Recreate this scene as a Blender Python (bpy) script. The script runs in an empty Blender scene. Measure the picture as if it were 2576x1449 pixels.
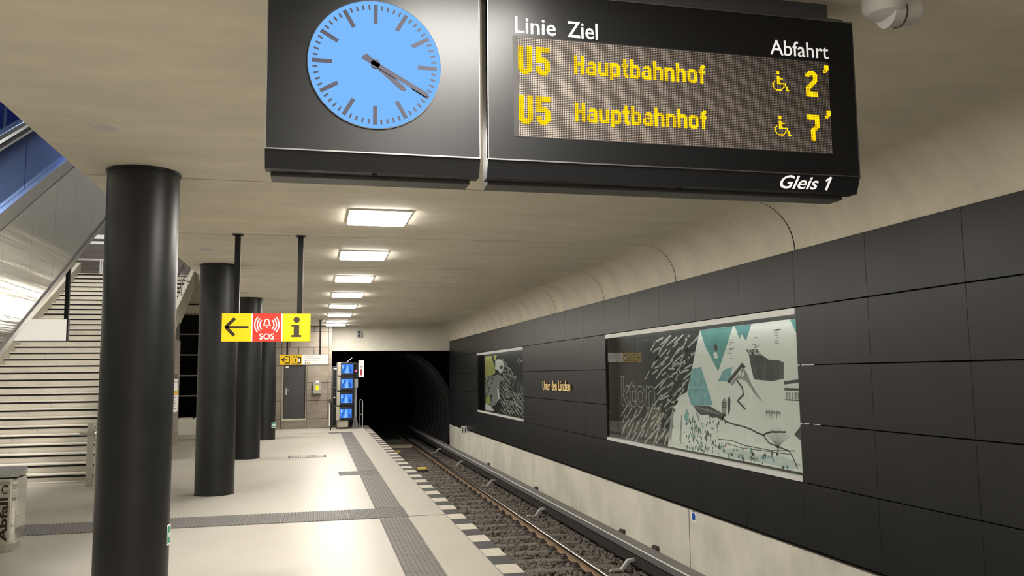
import bpy, math, random
import numpy as np
from mathutils import Vector, Matrix

random.seed(7)
rng = np.random.default_rng(7)
SC = bpy.context.scene
COL = SC.collection

# ------------------------------------------------------------------ camera, world, exposure
YAW, PITCH, ROLL = 0.231092, 0.102832, -0.011043
F = Vector((math.sin(YAW)*math.cos(PITCH), math.cos(YAW)*math.cos(PITCH), math.sin(PITCH)))
R0 = Vector((math.cos(YAW), -math.sin(YAW), 0)); U0 = R0.cross(F)
R = R0*math.cos(ROLL) + U0*math.sin(ROLL); U = -R0*math.sin(ROLL) + U0*math.cos(ROLL)
cd = bpy.data.cameras.new('camera'); cam = bpy.data.objects.new('camera', cd); COL.objects.link(cam)
cd.sensor_width = 36; cd.sensor_fit = 'HORIZONTAL'; cd.lens = 36*2105.46/2576; cd.clip_start = .05; cd.clip_end = 200
cam.matrix_world = Matrix(((R.x, U.x, -F.x, 0), (R.y, U.y, -F.y, 0), (R.z, U.z, -F.z, 1.95), (0, 0, 0, 1)))
SC.camera = cam
w = bpy.data.worlds.new('world'); SC.world = w; w.use_nodes = True
w.node_tree.nodes['Background'].inputs[0].default_value = (0, 0, 0, 1)
w.node_tree.nodes['Background'].inputs[1].default_value = 0
SC.view_settings.view_transform = 'Standard'; SC.view_settings.look = 'None'
SC.view_settings.gamma = 1; SC.view_settings.use_curve_mapping = False
SC.view_settings.exposure = 0.0
SC.cycles.use_denoising = True
SC.cycles.max_bounces = 8; SC.cycles.diffuse_bounces = 5; SC.cycles.glossy_bounces = 4
SC.cycles.use_adaptive_sampling = True; SC.cycles.adaptive_threshold = .02
SC.cycles.transparent_max_bounces = 12; SC.cycles.sample_clamp_indirect = 6
SC.cycles.caustics_reflective = False; SC.cycles.caustics_refractive = False
LAMP = 76.0            # radiance of the ceiling lamps

# ------------------------------------------------------------------ materials
M = {}
def mat(name, col, rough=.5, metal=0, var=0, vscale=(3, 3, 3), col2=None, bump=0, bscale=None, coat=0, spec=.5,
        emit=None, estr=0, aniso=0, detail=5, rvar=0, vlo=.3, vhi=.7):
    m = bpy.data.materials.new(name); m.use_nodes = True; M[name] = m
    nt = m.node_tree; N = nt.nodes; L = nt.links; b = N['Principled BSDF']
    b.inputs['Base Color'].default_value = (*col, 1); b.inputs['Roughness'].default_value = rough
    b.inputs['Metallic'].default_value = metal; b.inputs['Coat Weight'].default_value = coat
    b.inputs['Specular IOR Level'].default_value = spec; b.inputs['Anisotropic'].default_value = aniso
    if emit:
        b.inputs['Emission Color'].default_value = (*emit, 1); b.inputs['Emission Strength'].default_value = estr
    tc = None
    if var or bump or rvar:
        tc = N.new('ShaderNodeTexCoord'); mp = N.new('ShaderNodeMapping'); mp.inputs['Scale'].default_value = vscale
        L.new(tc.outputs['Object'], mp.inputs[0])
        n = N.new('ShaderNodeTexNoise'); n.inputs['Scale'].default_value = 1; n.inputs['Detail'].default_value = detail
        n.inputs['Roughness'].default_value = .6
        L.new(mp.outputs[0], n.inputs['Vector'])
        if var:
            c2 = col2 or tuple(c*(1-var) for c in col)
            cr = N.new('ShaderNodeValToRGB'); e = cr.color_ramp.elements
            e[0].position = vlo; e[1].position = vhi; e[0].color = (*c2, 1); e[1].color = (*col, 1)
            L.new(n.outputs[0], cr.inputs[0]); L.new(cr.outputs[0], b.inputs['Base Color'])
        if rvar:
            mr = N.new('ShaderNodeMapRange'); mr.inputs[3].default_value = max(.02, rough-rvar); mr.inputs[4].default_value = rough+rvar
            L.new(n.outputs[0], mr.inputs[0]); L.new(mr.outputs[0], b.inputs['Roughness'])
        if bump:
            n2 = n
            if bscale:
                mp2 = N.new('ShaderNodeMapping'); mp2.inputs['Scale'].default_value = bscale; L.new(tc.outputs['Object'], mp2.inputs[0])
                n2 = N.new('ShaderNodeTexNoise'); n2.inputs['Scale'].default_value = 1; n2.inputs['Detail'].default_value = 4
                L.new(mp2.outputs[0], n2.inputs['Vector'])
            bp = N.new('ShaderNodeBump'); bp.inputs['Strength'].default_value = bump; bp.inputs['Distance'].default_value = .02
            L.new(n2.outputs[0], bp.inputs['Height']); L.new(bp.outputs[0], b.inputs['Normal'])
    return m

def emitmat(name, col, s, sample=True):
    m = bpy.data.materials.new(name); m.use_nodes = True; M[name] = m
    nt = m.node_tree; nt.nodes.clear()
    e = nt.nodes.new('ShaderNodeEmission'); o = nt.nodes.new('ShaderNodeOutputMaterial')
    e.inputs[0].default_value = (*col, 1); e.inputs[1].default_value = s; nt.links.new(e.outputs[0], o.inputs[0])
    if not sample: m.cycles.emission_sampling = 'NONE'
    return m

def glassmat(name, tint, ior=1.5, rough=.0, base_refl=0.0):
    m = bpy.data.materials.new(name); m.use_nodes = True; M[name] = m
    nt = m.node_tree; N = nt.nodes; L = nt.links; N.clear()
    t = N.new('ShaderNodeBsdfTransparent'); t.inputs[0].default_value = (*tint, 1)
    g = N.new('ShaderNodeBsdfGlossy'); g.inputs['Roughness'].default_value = rough
    f = N.new('ShaderNodeFresnel'); f.inputs[0].default_value = ior
    mx = N.new('ShaderNodeMixShader'); o = N.new('ShaderNodeOutputMaterial')
    ge = N.new('ShaderNodeNewGeometry'); iv = N.new('ShaderNodeMath'); iv.operation = 'SUBTRACT'; iv.inputs[0].default_value = 1
    L.new(ge.outputs['Backfacing'], iv.inputs[1]); ml = N.new('ShaderNodeMath'); ml.operation = 'MULTIPLY'
    L.new(f.outputs[0], ml.inputs[0]); L.new(iv.outputs[0], ml.inputs[1]); L.new(ml.outputs[0], mx.inputs[0]); L.new(t.outputs[0], mx.inputs[1]); L.new(g.outputs[0], mx.inputs[2]); L.new(mx.outputs[0], o.inputs[0])
    return m

mat('ceiling_concrete', (.90, .845, .715), .75, var=.2, vscale=(.8, 2.0, 1.4), bump=.08, bscale=(2, 8, 6), detail=8)
mat('cove_concrete', (.60, .53, .41), .75, var=.2, vscale=(2.5, 3.5, .5), bump=.1, detail=7)
mat('beam_concrete', (.80, .76, .66), .8, var=.15, vscale=(2, 2, 2))
mat('raw_concrete', (.80, .77, .65), .8, var=.36, vscale=(1.5, .9, .75), bump=.1, bscale=(7, 7, 7), detail=9, vlo=.25)
mat('floor_cream', (.345, .322, .275), .42, spec=.1, var=.11, vscale=(1.4, 1.0, 1), rvar=.08, detail=9)
mat('tile_cream', (.40, .37, .31), .45, spec=.1, var=.06, vscale=(3, 3, 3))
mat('tile_grey', (.062, .060, .063), .6, spec=.05, var=.12, vscale=(4, 4, 4))
mat('tactile_grey', (.13, .122, .113), .6, spec=.1, var=.18, vscale=(6, 2, 6))
mat('tactile_dark', (.085, .08, .078), .6, spec=.2, var=.15, vscale=(6, 3, 6))
mat('joint_dark', (.07, .06, .055), .8)
mat('void_black', (.006, .006, .006), .9)
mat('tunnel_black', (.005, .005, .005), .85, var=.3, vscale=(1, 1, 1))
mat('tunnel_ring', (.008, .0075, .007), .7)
mat('panel_anthracite', (.019, .019, .0195), .40, var=.12, vscale=(2, 2, 2), spec=.33, rvar=.03)
mat('column_black', (.012, .012, .013), .42, var=.3, vscale=(1.2, 1.2, 2.5), rvar=.06, spec=.42)
mat('black_satin', (.004, .004, .0045), .37, spec=.27, rvar=.02, vscale=(3, 3, 3))
mat('black_metal', (.008, .008, .009), .4, spec=.3)
mat('dark_grey_metal', (.055, .055, .06), .5)
mat('rear_grey', (.07, .07, .072), .5)
mat('silver_edge', (.17, .17, .17), .4, 1)
mat('alu', (.62, .62, .6), .4, .85)
mat('alu_light', (.72, .72, .70), .5, .3)
mat('steel_brushed', (.82, .81, .76), .24, 1, bump=.8, vscale=(.25, .25, .9), bscale=(.12, .10, 4.2), aniso=.8)
M['steel_brushed'].node_tree.nodes['Principled BSDF'].inputs['Anisotropic Rotation'].default_value = 0
tg = M['steel_brushed'].node_tree.nodes.new('ShaderNodeTangent'); tg.direction_type = 'RADIAL'; tg.axis = 'Z'
M['steel_brushed'].node_tree.links.new(tg.outputs[0], M['steel_brushed'].node_tree.nodes['Principled BSDF'].inputs['Tangent'])
mat('steel_plain', (.60, .59, .55), .32, 1)
mat('stair_stone', (.56, .52, .44), .65, var=.24, vscale=(2.2, 3, 3), detail=9)
mat('stair_nosing', (.56, .52, .45), .6, spec=.2)
mat('string_concrete', (.50, .47, .38), .7, var=.15, vscale=(2, 2, 2))
mat('travertine', (.25, .21, .165), .5, var=.42, vscale=(.9, 1.2, 7), col2=(.14, .115, .09), detail=9)
mat('travertine_light', (.31, .265, .21), .5, var=.3, vscale=(.9, 1.2, 7), detail=9)
mat('sign_yellow', (.55, .38, .01), .5, spec=.2, emit=(1, .72, .02), estr=.62)
mat('sign_yellow_dim', (.5, .32, .01), .5, spec=.2, emit=(1, .62, .03), estr=.45)
mat('sign_red', (.75, .03, .02), .4, emit=(1, .045, .025), estr=.62)
mat('sign_white', (.5, .49, .45), .5, spec=.2, emit=(1, .96, .85), estr=.62)
mat('sign_white_bright', (.5, .49, .45), .5, spec=.2, emit=(1, .97, .88), estr=.8)
mat('sign_ink', (.02, .012, .006), .5)
mat('sign_ink_soft', (.05, .035, .02), .5)
mat('sign_greytext', (.16, .16, .16), .5)
mat('sign_purple', (.3, .25, .55), .5)
mat('plate_white', (.9, .9, .88), .5)
mat('plate_blue', (.02, .10, .45), .5)
mat('plate_green', (.03, .27, .16), .5)
mat('plate_red', (.35, .02, .02), .5)
mat('text_white', (.8, .8, .8), .5, spec=.1, emit=(1, 1, 1), estr=.3)
mat('text_gold', (.80, .60, .30), .4, .4, emit=(1, .72, .32), estr=.3)  # unlit letters given a faint glow of their own to look brighter
mat('text_gold_side', (.22, .13, .05), .4, .7)
mat('brown_strip', (.10, .045, .03), .5)
mat('poster_yellow', (.75, .45, .03), .5)
mat('poster_ink', (.25, .25, .26), .6)
mat('white_plastic', (.7, .7, .7), .35)
mat('lamp_frame', (.75, .73, .68), .5)
emitmat('lamp_glow', (1, .955, .87), LAMP)
emitmat('added_stair_glow', (1, .97, .9), 110)
emitmat('vitrine_glow', (1, .98, .93), 9)
emitmat('clock_glow', (.20, .50, 1.0), 1.0, False)
emitmat('led_on', (1, .60, .005), 1.35, False)
emitmat('screen_glow', (.07, .28, 1.0), .95, False)
emitmat('screen_light', (.28, .55, 1.0), 1.0, False)
emitmat('screen_dark', (.03, .14, .5), .7, False)
emitmat('signal_red', (1, .015, .05), 14, False)
emitmat('blue_glass_glow', (.03, .085, .50), .26)
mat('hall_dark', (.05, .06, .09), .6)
mat('pit_dark', (.035, .032, .028), .8, var=.3, vscale=(2, 2, 2))
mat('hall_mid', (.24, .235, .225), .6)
mat('clock_ink', (.035, .035, .05), .6, spec=.08)
mat('led_frame', (.02, .019, .018), .5, spec=.2)
glassmat('vitrine_glass', (.93, .95, .94), 1.5)
glassmat('escalator_glass', (.36, .44, .62), 1.08)
glassmat('shaft_glass', (.12, .125, .12), 1.5)
mat('art_black', (.022, .021, .02), .6)
mat('art_white', (.80, .81, .77), .6, var=.05, vscale=(2, 2, 2))
mat('art_teal', (.13, .37, .37), .6, var=.25, vscale=(3, 3, 3))
mat('art_teal_light', (.30, .50, .52), .6, var=.5, col2=(.13, .34, .37), vscale=(14, 14, 14))
mat('art_wash', (.62, .70, .68), .6, var=.2, vscale=(5, 5, 5))
mat('art_grey', (.38, .38, .37), .6, var=.4, vscale=(10, 10, 10))
mat('art_ink', (.035, .033, .032), .6, var=.5, col2=(.10, .10, .10), vscale=(20, 9, 3))
mat('art_dash', (.45, .45, .42), .6)
mat('art_outline', (.35, .35, .33), .5)
mat('art_yellow', (.52, .50, .15), .6, var=.25, vscale=(3, 3, 3))
mat('art_pattern', (.45, .45, .42), .6, var=.9, col2=(.03, .03, .03), vscale=(14, 14, 14), vlo=.46, vhi=.54)
mat('door_dark', (.035, .035, .035), .45)
mat('ballast', (.165, .14, .118), .9, var=.55, col2=(.06, .048, .04), vscale=(22, 22, 22), detail=3)
mat('bed', (.055, .045, .038), .95, var=.4, vscale=(12, 12, 12))
mat('sleeper_wood', (.12, .105, .09), .8, var=.35, vscale=(3, 18, 3))
mat('rail_rust', (.24, .155, .085), .7, var=.3, vscale=(9, 2, 9))
mat('rail_head', (.24, .20, .165), .3, 1)
mat('rail_side_dark', (.05, .045, .04), .5, .3)
mat('fastener', (.055, .042, .04), .7)
mat('third_cover', (.15, .155, .15), .5, var=.15, vscale=(2, 2, 2))
mat('third_cover_top', (.17, .155, .15), .55, var=.15, vscale=(2, 2, 2))
mat('third_edge', (.9, .9, .86), .4)
mat('third_dark', (.025, .023, .02), .6)
mat('bracket_grey', (.42, .42, .38), .6, var=.2, vscale=(9, 9, 9))
mat('cabinet_grey', (.22, .215, .195), .5)
mat('housing_beige', (.36, .34, .27), .55)
mat('signal_mast', (.32, .34, .34), .5)
mat('mast_base', (.09, .09, .085), .6)
mat('handrail_black', (.01, .01, .011), .35)
mat('yellow_paint', (.5, .4, .08), .6)
mat('plank', (.30, .26, .19), .8)

# LED matrix: rows of unlit diodes on a brown board
def led_board():
    m = mat('led_board', (.05, .042, .036), .6, spec=.1); nt = m.node_tree; N = nt.nodes; L = nt.links; b = N['Principled BSDF']
    tc = N.new('ShaderNodeTexCoord'); s = N.new('ShaderNodeVectorMath'); s.operation = 'SCALE'; s.inputs['Scale'].default_value = 1/LP
    L.new(tc.outputs['Object'], s.inputs[0])
    fr = N.new('ShaderNodeVectorMath'); fr.operation = 'FRACTION'; L.new(s.outputs[0], fr.inputs[0])
    sb = N.new('ShaderNodeVectorMath'); sb.operation = 'SUBTRACT'; sb.inputs[1].default_value = (.5, 0, .5); L.new(fr.outputs[0], sb.inputs[0])
    mu = N.new('ShaderNodeVectorMath'); mu.operation = 'MULTIPLY'; mu.inputs[1].default_value = (1, 0, 1); L.new(sb.outputs[0], mu.inputs[0])
    ln = N.new('ShaderNodeVectorMath'); ln.operation = 'LENGTH'; L.new(mu.outputs[0], ln.inputs[0])
    cr = N.new('ShaderNodeValToRGB'); e = cr.color_ramp.elements; e[0].position = .27; e[1].position = .38
    e[0].color = (.19, .165, .148, 1); e[1].color = (.016, .012, .010, 1)
    L.new(ln.outputs['Value'], cr.inputs[0]); L.new(cr.outputs[0], b.inputs['Base Color'])
LP = .0086
led_board()

# ------------------------------------------------------------------ mesh builder
class MB:
    def __init__(s): s.v = []; s.f = []
    def add(s, vs, fs):
        o = len(s.v); s.v += [tuple(v) for v in vs]; s.f += [[i+o for i in f] for f in fs]; return s
    def box(s, x0, x1, y0, y1, z0, z1):
        return s.add([(x0,y0,z0),(x1,y0,z0),(x1,y1,z0),(x0,y1,z0),(x0,y0,z1),(x1,y0,z1),(x1,y1,z1),(x0,y1,z1)],
                     [(3,2,1,0),(4,5,6,7),(0,1,5,4),(1,2,6,5),(2,3,7,6),(3,0,4,7)])
    def prism(s, poly, ax, lo, hi):
        n = len(poly)
        P = {'x': lambda a, b, t: (t, a, b), 'y': lambda a, b, t: (a, t, b), 'z': lambda a, b, t: (a, b, t)}[ax]
        area = sum(poly[i][0]*poly[(i+1) % n][1]-poly[(i+1) % n][0]*poly[i][1] for i in range(n))
        if (area < 0) != (ax == 'y'): poly = poly[::-1]
        vs = [P(a, b, lo) for a, b in poly]+[P(a, b, hi) for a, b in poly]
        return s.add(vs, [list(range(n))[::-1], list(range(n, 2*n))]+[(i, (i+1) % n, n+(i+1) % n, n+i) for i in range(n)])
    def cyl(s, p0, p1, r, r2=None, n=16, cap=True):
        r2 = r if r2 is None else r2; p0 = Vector(p0); p1 = Vector(p1); d = (p1-p0).normalized()
        a = d.orthogonal().normalized(); b = d.cross(a)
        vs = [p0+a*(r*math.cos(2*math.pi*i/n))+b*(r*math.sin(2*math.pi*i/n)) for i in range(n)]
        vs += [p1+a*(r2*math.cos(2*math.pi*i/n))+b*(r2*math.sin(2*math.pi*i/n)) for i in range(n)]
        fs = [(i, (i+1) % n, n+(i+1) % n, n+i) for i in range(n)]
        if cap: fs += [list(range(n))[::-1], list(range(n, 2*n))]
        return s.add(vs, fs)
    def tube(s, pts, r, n=8):
        for a, b in zip(pts[:-1], pts[1:]): s.cyl(a, b, r, n=n)
        for p in pts[1:-1]: s.ball(p, r, n)
        return s
    def ball(s, c, r, n=12, sz=1):
        m = max(4, n//2); vs = []; fs = []
        for j in range(1, m):
            t = math.pi*j/m
            vs += [(c[0]+r*math.sin(t)*math.cos(2*math.pi*i/n), c[1]+r*math.sin(t)*math.sin(2*math.pi*i/n), c[2]+sz*r*math.cos(t)) for i in range(n)]
        vs += [(c[0], c[1], c[2]+sz*r), (c[0], c[1], c[2]-sz*r)]
        for j in range(m-2):
            fs += [(j*n+i, (j+1)*n+i, (j+1)*n+(i+1) % n, j*n+(i+1) % n) for i in range(n)]
        T = (m-1)*n
        fs += [(T, i, (i+1) % n) for i in range(n)]+[(T+1, (m-2)*n+(i+1) % n, (m-2)*n+i) for i in range(n)]
        return s.add(vs, fs)
    def lathe(s, prof, c, n=32):
        vs = []; k = len(prof)
        for i in range(n):
            a = 2*math.pi*i/n; vs += [(c[0]+r*math.cos(a), c[1]+r*math.sin(a), c[2]+z) for r, z in prof]
        return s.add(vs, [(i*k+j, ((i+1) % n)*k+j, ((i+1) % n)*k+j+1, i*k+j+1) for i in range(n) for j in range(k-1)])
    def poly(s, pts): return s.add(pts, [list(range(len(pts)))])
    def ring(s, c, r0, r1, y0, y1, a0=0, a1=2*math.pi, n=32):      # arc band in the xz plane
        for i in range(n):
            t0 = a0+(a1-a0)*i/n; t1 = a0+(a1-a0)*(i+1)/n
            q = [(c[0]+r*math.cos(t), c[1]+r*math.sin(t)) for r, t in ((r0, t0), (r1, t0), (r1, t1), (r0, t1))]
            s.prism(q, 'y', y0, y1)
        return s
    def mesh(s, name, off=(0, 0, 0)):
        me = bpy.data.meshes.new(name)
        me.from_pydata([(a-off[0], b-off[1], c-off[2]) for a, b, c in s.v], [], s.f); me.update(); return me

def finish(me, smooth=True):
    if smooth:
        me.polygons.foreach_set('use_smooth', [True]*len(me.polygons)); me.set_sharp_from_angle(angle=math.radians(32))
    return me

def link(name, me, material, parent=None, loc=(0, 0, 0), bev=0):
    o = bpy.data.objects.new(name, me); COL.objects.link(o)
    if material and not me.materials: me.materials.append(M[material])
    if parent: o.parent = parent
    o.location = loc
    if bev:
        b = o.modifiers.new('bevel', 'BEVEL'); b.width = bev; b.segments = 2; b.limit_method = 'ANGLE'; b.harden_normals = False
    return o

def tag(o, label, cat, group=None):
    o['label'] = label; o['category'] = cat
    if group: o['group'] = group
    return o

def base_of(p):
    if p is None: return Vector((0, 0, 0))
    return Vector(p['_b'])
BASE = {}
def wbase(p): return BASE.get(p.name, Vector((0, 0, 0))) if p else Vector((0, 0, 0))
def thing(name, label, cat, loc, group=None):
    o = bpy.data.objects.new(name, None); o.empty_display_size = .1; COL.objects.link(o); o.location = loc
    BASE[o.name] = Vector(loc); return tag(o, label, cat, group)
def part(name, mb, material, parent, bev=0, origin=None, label=None, smooth=True):
    """mb in world coordinates; object origin = parent's base, or `origin` (world)."""
    pb = wbase(parent); og = Vector(origin) if origin is not None else pb
    o = link(name, finish(mb.mesh(name, og), smooth), material, parent, og-pb, bev)
    BASE[o.name] = og
    if label: o['label'] = label
    return o
def solo(name, mb, material, label, cat, origin, group=None, bev=0):
    return tag(part(name, mb, material, None, bev, origin), label, cat, group)
def struct(name, mb, material, bev=0, parent=None):
    o = part(name, mb, material, parent, bev)
    if parent is None: o['kind'] = 'structure'
    return o
def inst(name, src, parent, loc):
    """another piece with the mesh of src, origin at world loc"""
    o = src.copy(); COL.objects.link(o); o.name = name; o.parent = parent; o.location = Vector(loc)-wbase(parent)
    return o
def copy_tree(o, loc, label=None):
    c = o.copy(); COL.objects.link(c); c.location = loc; BASE[c.name] = Vector(loc)
    if label: c['label'] = label
    def rec(a, b):
        for ch in list(a.children):
            d = ch.copy(); COL.objects.link(d); d.parent = b; BASE[d.name] = BASE.get(ch.name, Vector())+c.location-o.location; rec(ch, d)
    rec(o, c); return c

# mapping planes for lettering: (u right, v up, w out of the surface)
def front(y): return lambda u, v, w_: (u, y-w_, v)                # faces the platform walker (-Y)
def side(x): return lambda u, v, w_: (x-w_, -u, v)                # on the right wall, faces -X ; u = -Y
def text_mb(body, u0, u1, v0, v1, fmap, depth=.002, shear=0, bold=0, outline=0, space=1):
    cu = bpy.data.curves.new('t', 'FONT'); cu.body = body; cu.size = 1; cu.shear = shear; cu.offset = bold; cu.space_character = space
    cu.resolution_u = 3
    if outline: cu.fill_mode = 'NONE'; cu.bevel_depth = outline; cu.bevel_resolution = 0
    else: cu.extrude = .5
    o = bpy.data.objects.new('t', cu); COL.objects.link(o); bpy.context.view_layer.update()
    me = bpy.data.meshes.new_from_object(o.evaluated_get(bpy.context.evaluated_depsgraph_get()))
    co = np.array([v.co[:] for v in me.vertices]); fs = [list(p.vertices) for p in me.polygons]
    bpy.data.objects.remove(o); bpy.data.curves.remove(cu); bpy.data.meshes.remove(me)
    lo = co.min(0); hi = co.max(0); mb = MB()
    sx = (u1-u0)/(hi[0]-lo[0]); sy = (v1-v0)/(hi[1]-lo[1]); sz = depth/max(1e-6, hi[2]-lo[2])
    mb.add([fmap(u0+(c[0]-lo[0])*sx, v0+(c[1]-lo[1])*sy, (c[2]-lo[2])*sz) for c in co], fs)
    return mb
def flat(mb, poly, fmap, d0, d1):
    """thin plate with outline poly(u,v) between depth d0 and d1 along the normal"""
    n = len(poly); area = sum(poly[i][0]*poly[(i+1) % n][1]-poly[(i+1) % n][0]*poly[i][1] for i in range(n))
    if area < 0: poly = poly[::-1]
    vs = [fmap(a, b, d0) for a, b in poly]+[fmap(a, b, d1) for a, b in poly]
    return mb.add(vs, [list(range(n))[::-1], list(range(n, 2*n))]+[(i, (i+1) % n, n+(i+1) % n, n+i) for i in range(n)])
def rect(mb, u0, u1, v0, v1, fmap, d0=0, d1=.002): return flat(mb, [(u0, v0), (u1, v0), (u1, v1), (u0, v1)], fmap, d0, d1)
def stroke(mb, pts, wd, fmap, d0=0, d1=.002):
    for (a, b), (c, d) in zip(pts[:-1], pts[1:]):
        l = math.hypot(c-a, d-b) or 1e-6; nx, ny = -(d-b)/l*wd/2, (c-a)/l*wd/2; ex, ey = (c-a)/l*wd*.15, (d-b)/l*wd*.15
        flat(mb, [(a+nx-ex, b+ny-ey), (a-nx-ex, b-ny-ey), (c-nx+ex, d-ny+ey), (c+nx+ex, d+ny+ey)], fmap, d0, d1)
    return mb
def circ(cx, cy, r, n=24, ry=None): return [(cx+r*math.cos(2*math.pi*i/n), cy+(ry or r)*math.sin(2*math.pi*i/n)) for i in range(n)]

H = 3.87            # ceiling height
XW = 5.33           # face of the dark wall panels
XE = 2.05           # platform edge
YE = 33.0           # stone end wall
XO = -2.17          # edge of the ceiling opening above the stairs
H = 3.89
# ================================================================== THE SETTING
Y0 = -6.0
floor = struct('floor', MB().box(-8.6, 1.815, Y0, 34.2, -.25, 0), 'floor_cream')
plat = struct('wall_platform_edge', MB().box(1.2, 1.93, Y0, 34.2, -1.35, -.25).box(1.815, 1.93, Y0, 34.2, -.25, -.05), 'pit_dark')
# edge tiles, cream and grey in turn
et = None
n = 0
y = 10.726-.408*2*9
src = {}
k = 0
while y < 34.0:
    key = 'tile_grey' if k % 2 == 0 else 'tile_cream'
    if key not in src:
        src[key] = part('edge_tile', MB().box(1.822, XE, y-.40, y, -.055, .001), key, floor, origin=(1.822, y, 0), bev=.004)
    else:
        inst('edge_tile', src[key], floor, (1.822, y, 0))
    y += .408; k += 1
# floor joints
for (a, b, c, d) in ((1.30, 1.815, 11.93, 11.96), (-8.6, .86, 11.87, 11.885), (-8.6, .50, 30.05, 30.12)):
    part('floor_joint', MB().box(a, b, c, d, -.01, .0015), 'joint_dark', floor)
part('floor_joint', MB().box(1.8145, 1.8225, Y0, 34.0, -.01, .0008), 'joint_dark', floor)
# tactile slabs: ribs run along the platform
def slab_mb(w_, d_, nr):
    mb = MB().box(0, w_-.004, 0, d_-.004, -.01, .003); p_ = w_/nr
    for i in range(nr):
        x = i*p_+p_*.22
        mb.prism([(x, .003), (x+p_*.56, .003), (x+p_*.46, .009), (x+p_*.1, .009)], 'y', .002, d_-.006)
    return mb
def slab_row(x0, x1, y0, y1, nx, ny, ribs, m):
    dx = (x1-x0)/nx; dy = (y1-y0)/ny; s0 = None
    for i in range(nx):
        for j in range(ny):
            loc = (x0+i*dx, y0+j*dy, 0)
            if s0 is None:
                mb = slab_mb(dx, dy, ribs); mb.v = [(a+loc[0], b+loc[1], c) for a, b, c in mb.v]
                s0 = part('tactile_slab', mb, m, floor, origin=loc, smooth=False)
            else: inst('tactile_slab', s0, floor, loc)
slab_row(.885, 1.29, 2.0, 11.86, 1, 12, 8, 'tactile_grey')
slab_row(.885, 1.29, 12.76, 17.12, 1, 5, 8, 'tactile_grey')
slab_row(.885, 1.29, 17.82, 29.7, 1, 14, 8, 'tactile_grey')
slab_row(-6.8, .48, 11.90, 12.74, 16, 1, 9, 'tactile_grey')
slab_row(.48, 1.30, 11.90, 12.74, 2, 1, 12, 'tactile_dark')
slab_row(.49, 1.29, 17.13, 17.8, 2, 1, 12, 'tactile_dark')
slab_row(.49, 1.29, 29.72, 30.3, 2, 1, 12, 'tactile_dark')

# ceiling: precast bays with a cove down to the wall, open joints between them
ceil = struct('ceiling', MB().box(XO+.05, 5.3, 4.0, 34.3, 4.5, 4.6).box(-8.6, 5.3, Y0, 4.0, 4.5, 4.6), 'joint_dark')
arc = [(4.83+.53*math.sin(t), H-.555*(1-math.cos(t))) for t in np.linspace(0, math.pi/2, 15)]
prof = lambda x0: [(x0, H)]+arc+[(5.6, H-.555), (5.6, 4.5), (x0, 4.5)]
JT = [Y0, -4.5, -1.2, 2.1, 4.0, 8.545, 11.82, 15.12, 18.4, 21.65, 24.9, 28.15, 31.4, 34.3]
for a, b in zip(JT[:-1], JT[1:]):
    xl = XO if a >= 4 else -8.6
    part('ceiling_bay', MB().prism(prof(xl), 'y', a+(.011 if a != 4.0 else 0), b-(.011 if b != 4.0 else 0)), 'ceiling_concrete', ceil, origin=(0, (a+b)/2 if 4.0 not in (a, b) else 4.0, 0))
for a in JT[5:-1]:
    part('bay_joint', MB().prism([(q0, q1+.006) for q0, q1 in prof(XO)], 'y', a-.0105, a+.0105), 'void_black', ceil)
# right wall: dark panels on a black backing, concrete below
VIT = ((8.548, 15.023), (21.498, 27.973))
ZR = [.0, .712, 1.366, 2.02, 2.678, 3.33]
bk = MB().box(5.375, 5.65, Y0, 34.0, 0, .70).box(5.375, 5.65, Y0, 34.0, 2.69, 3.335)
for a, b in ((Y0, 8.55), (15.02, 21.5), (27.97, 34.0)): bk.box(5.375, 5.65, a, b, .70, 2.69)
wr = struct('wall_right', bk, 'void_black')
psrc = {}
for k in range(-11, 20):
    ya = 8.548+1.295*k; yb = ya+1.295
    if yb > 34.01: yb = 34.0
    if ya < Y0: ya = Y0
    for r in range(5):
        mid = (ya+yb)/2
        if 1 <= r <= 3 and any(a < mid < b for a, b in VIT): continue
        key = (round(yb-ya, 3), round(ZR[r+1]-ZR[r], 3))
        loc = (XW, ya, ZR[r])
        if key not in psrc:
            psrc[key] = part('wall_panel', MB().box(XW, XW+.035, ya+.002, yb-.002, ZR[r]+.006, ZR[r+1]-.006), 'panel_anthracite', wr, bev=.0012, origin=loc)
        else: inst('wall_panel', psrc[key], wr, loc)
wl = struct('wall_track_plinth', MB().box(5.40, 5.7, Y0, 11.70, -1.35, -.035).box(5.40, 5.7, 11.72, 34.4, -1.35, -.035), 'raw_concrete')
struct('shade_gap_strip', MB().box(5.37, 5.66, Y0, 34.0, -.034, -.002), 'void_black')  # black strip standing in for the shadow in the gap below the panels
part('plinth_joint', MB().box(5.402, 5.42, 11.698, 11.722, -1.3, -.036), 'joint_dark', wl)
# lintel above the tunnel mouth, tunnel
struct('trim_2', MB().box(.62, 5.6, 33.9, 34.4, 2.945, 4.4), 'beam_concrete')
bed = struct('track_bed', MB().box(1.9, 5.7, Y0, 60, -1.4, -1.12), 'bed')
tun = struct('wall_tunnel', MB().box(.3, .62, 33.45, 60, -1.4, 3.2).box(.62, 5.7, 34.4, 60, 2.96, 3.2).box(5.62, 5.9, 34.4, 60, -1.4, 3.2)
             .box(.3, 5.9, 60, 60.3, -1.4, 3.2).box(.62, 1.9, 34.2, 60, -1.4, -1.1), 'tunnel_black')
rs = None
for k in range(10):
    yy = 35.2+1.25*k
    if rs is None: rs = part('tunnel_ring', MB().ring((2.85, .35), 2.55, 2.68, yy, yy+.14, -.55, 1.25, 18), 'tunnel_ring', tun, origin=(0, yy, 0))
    else: inst('tunnel_ring', rs, tun, (0, yy, 0))
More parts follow.
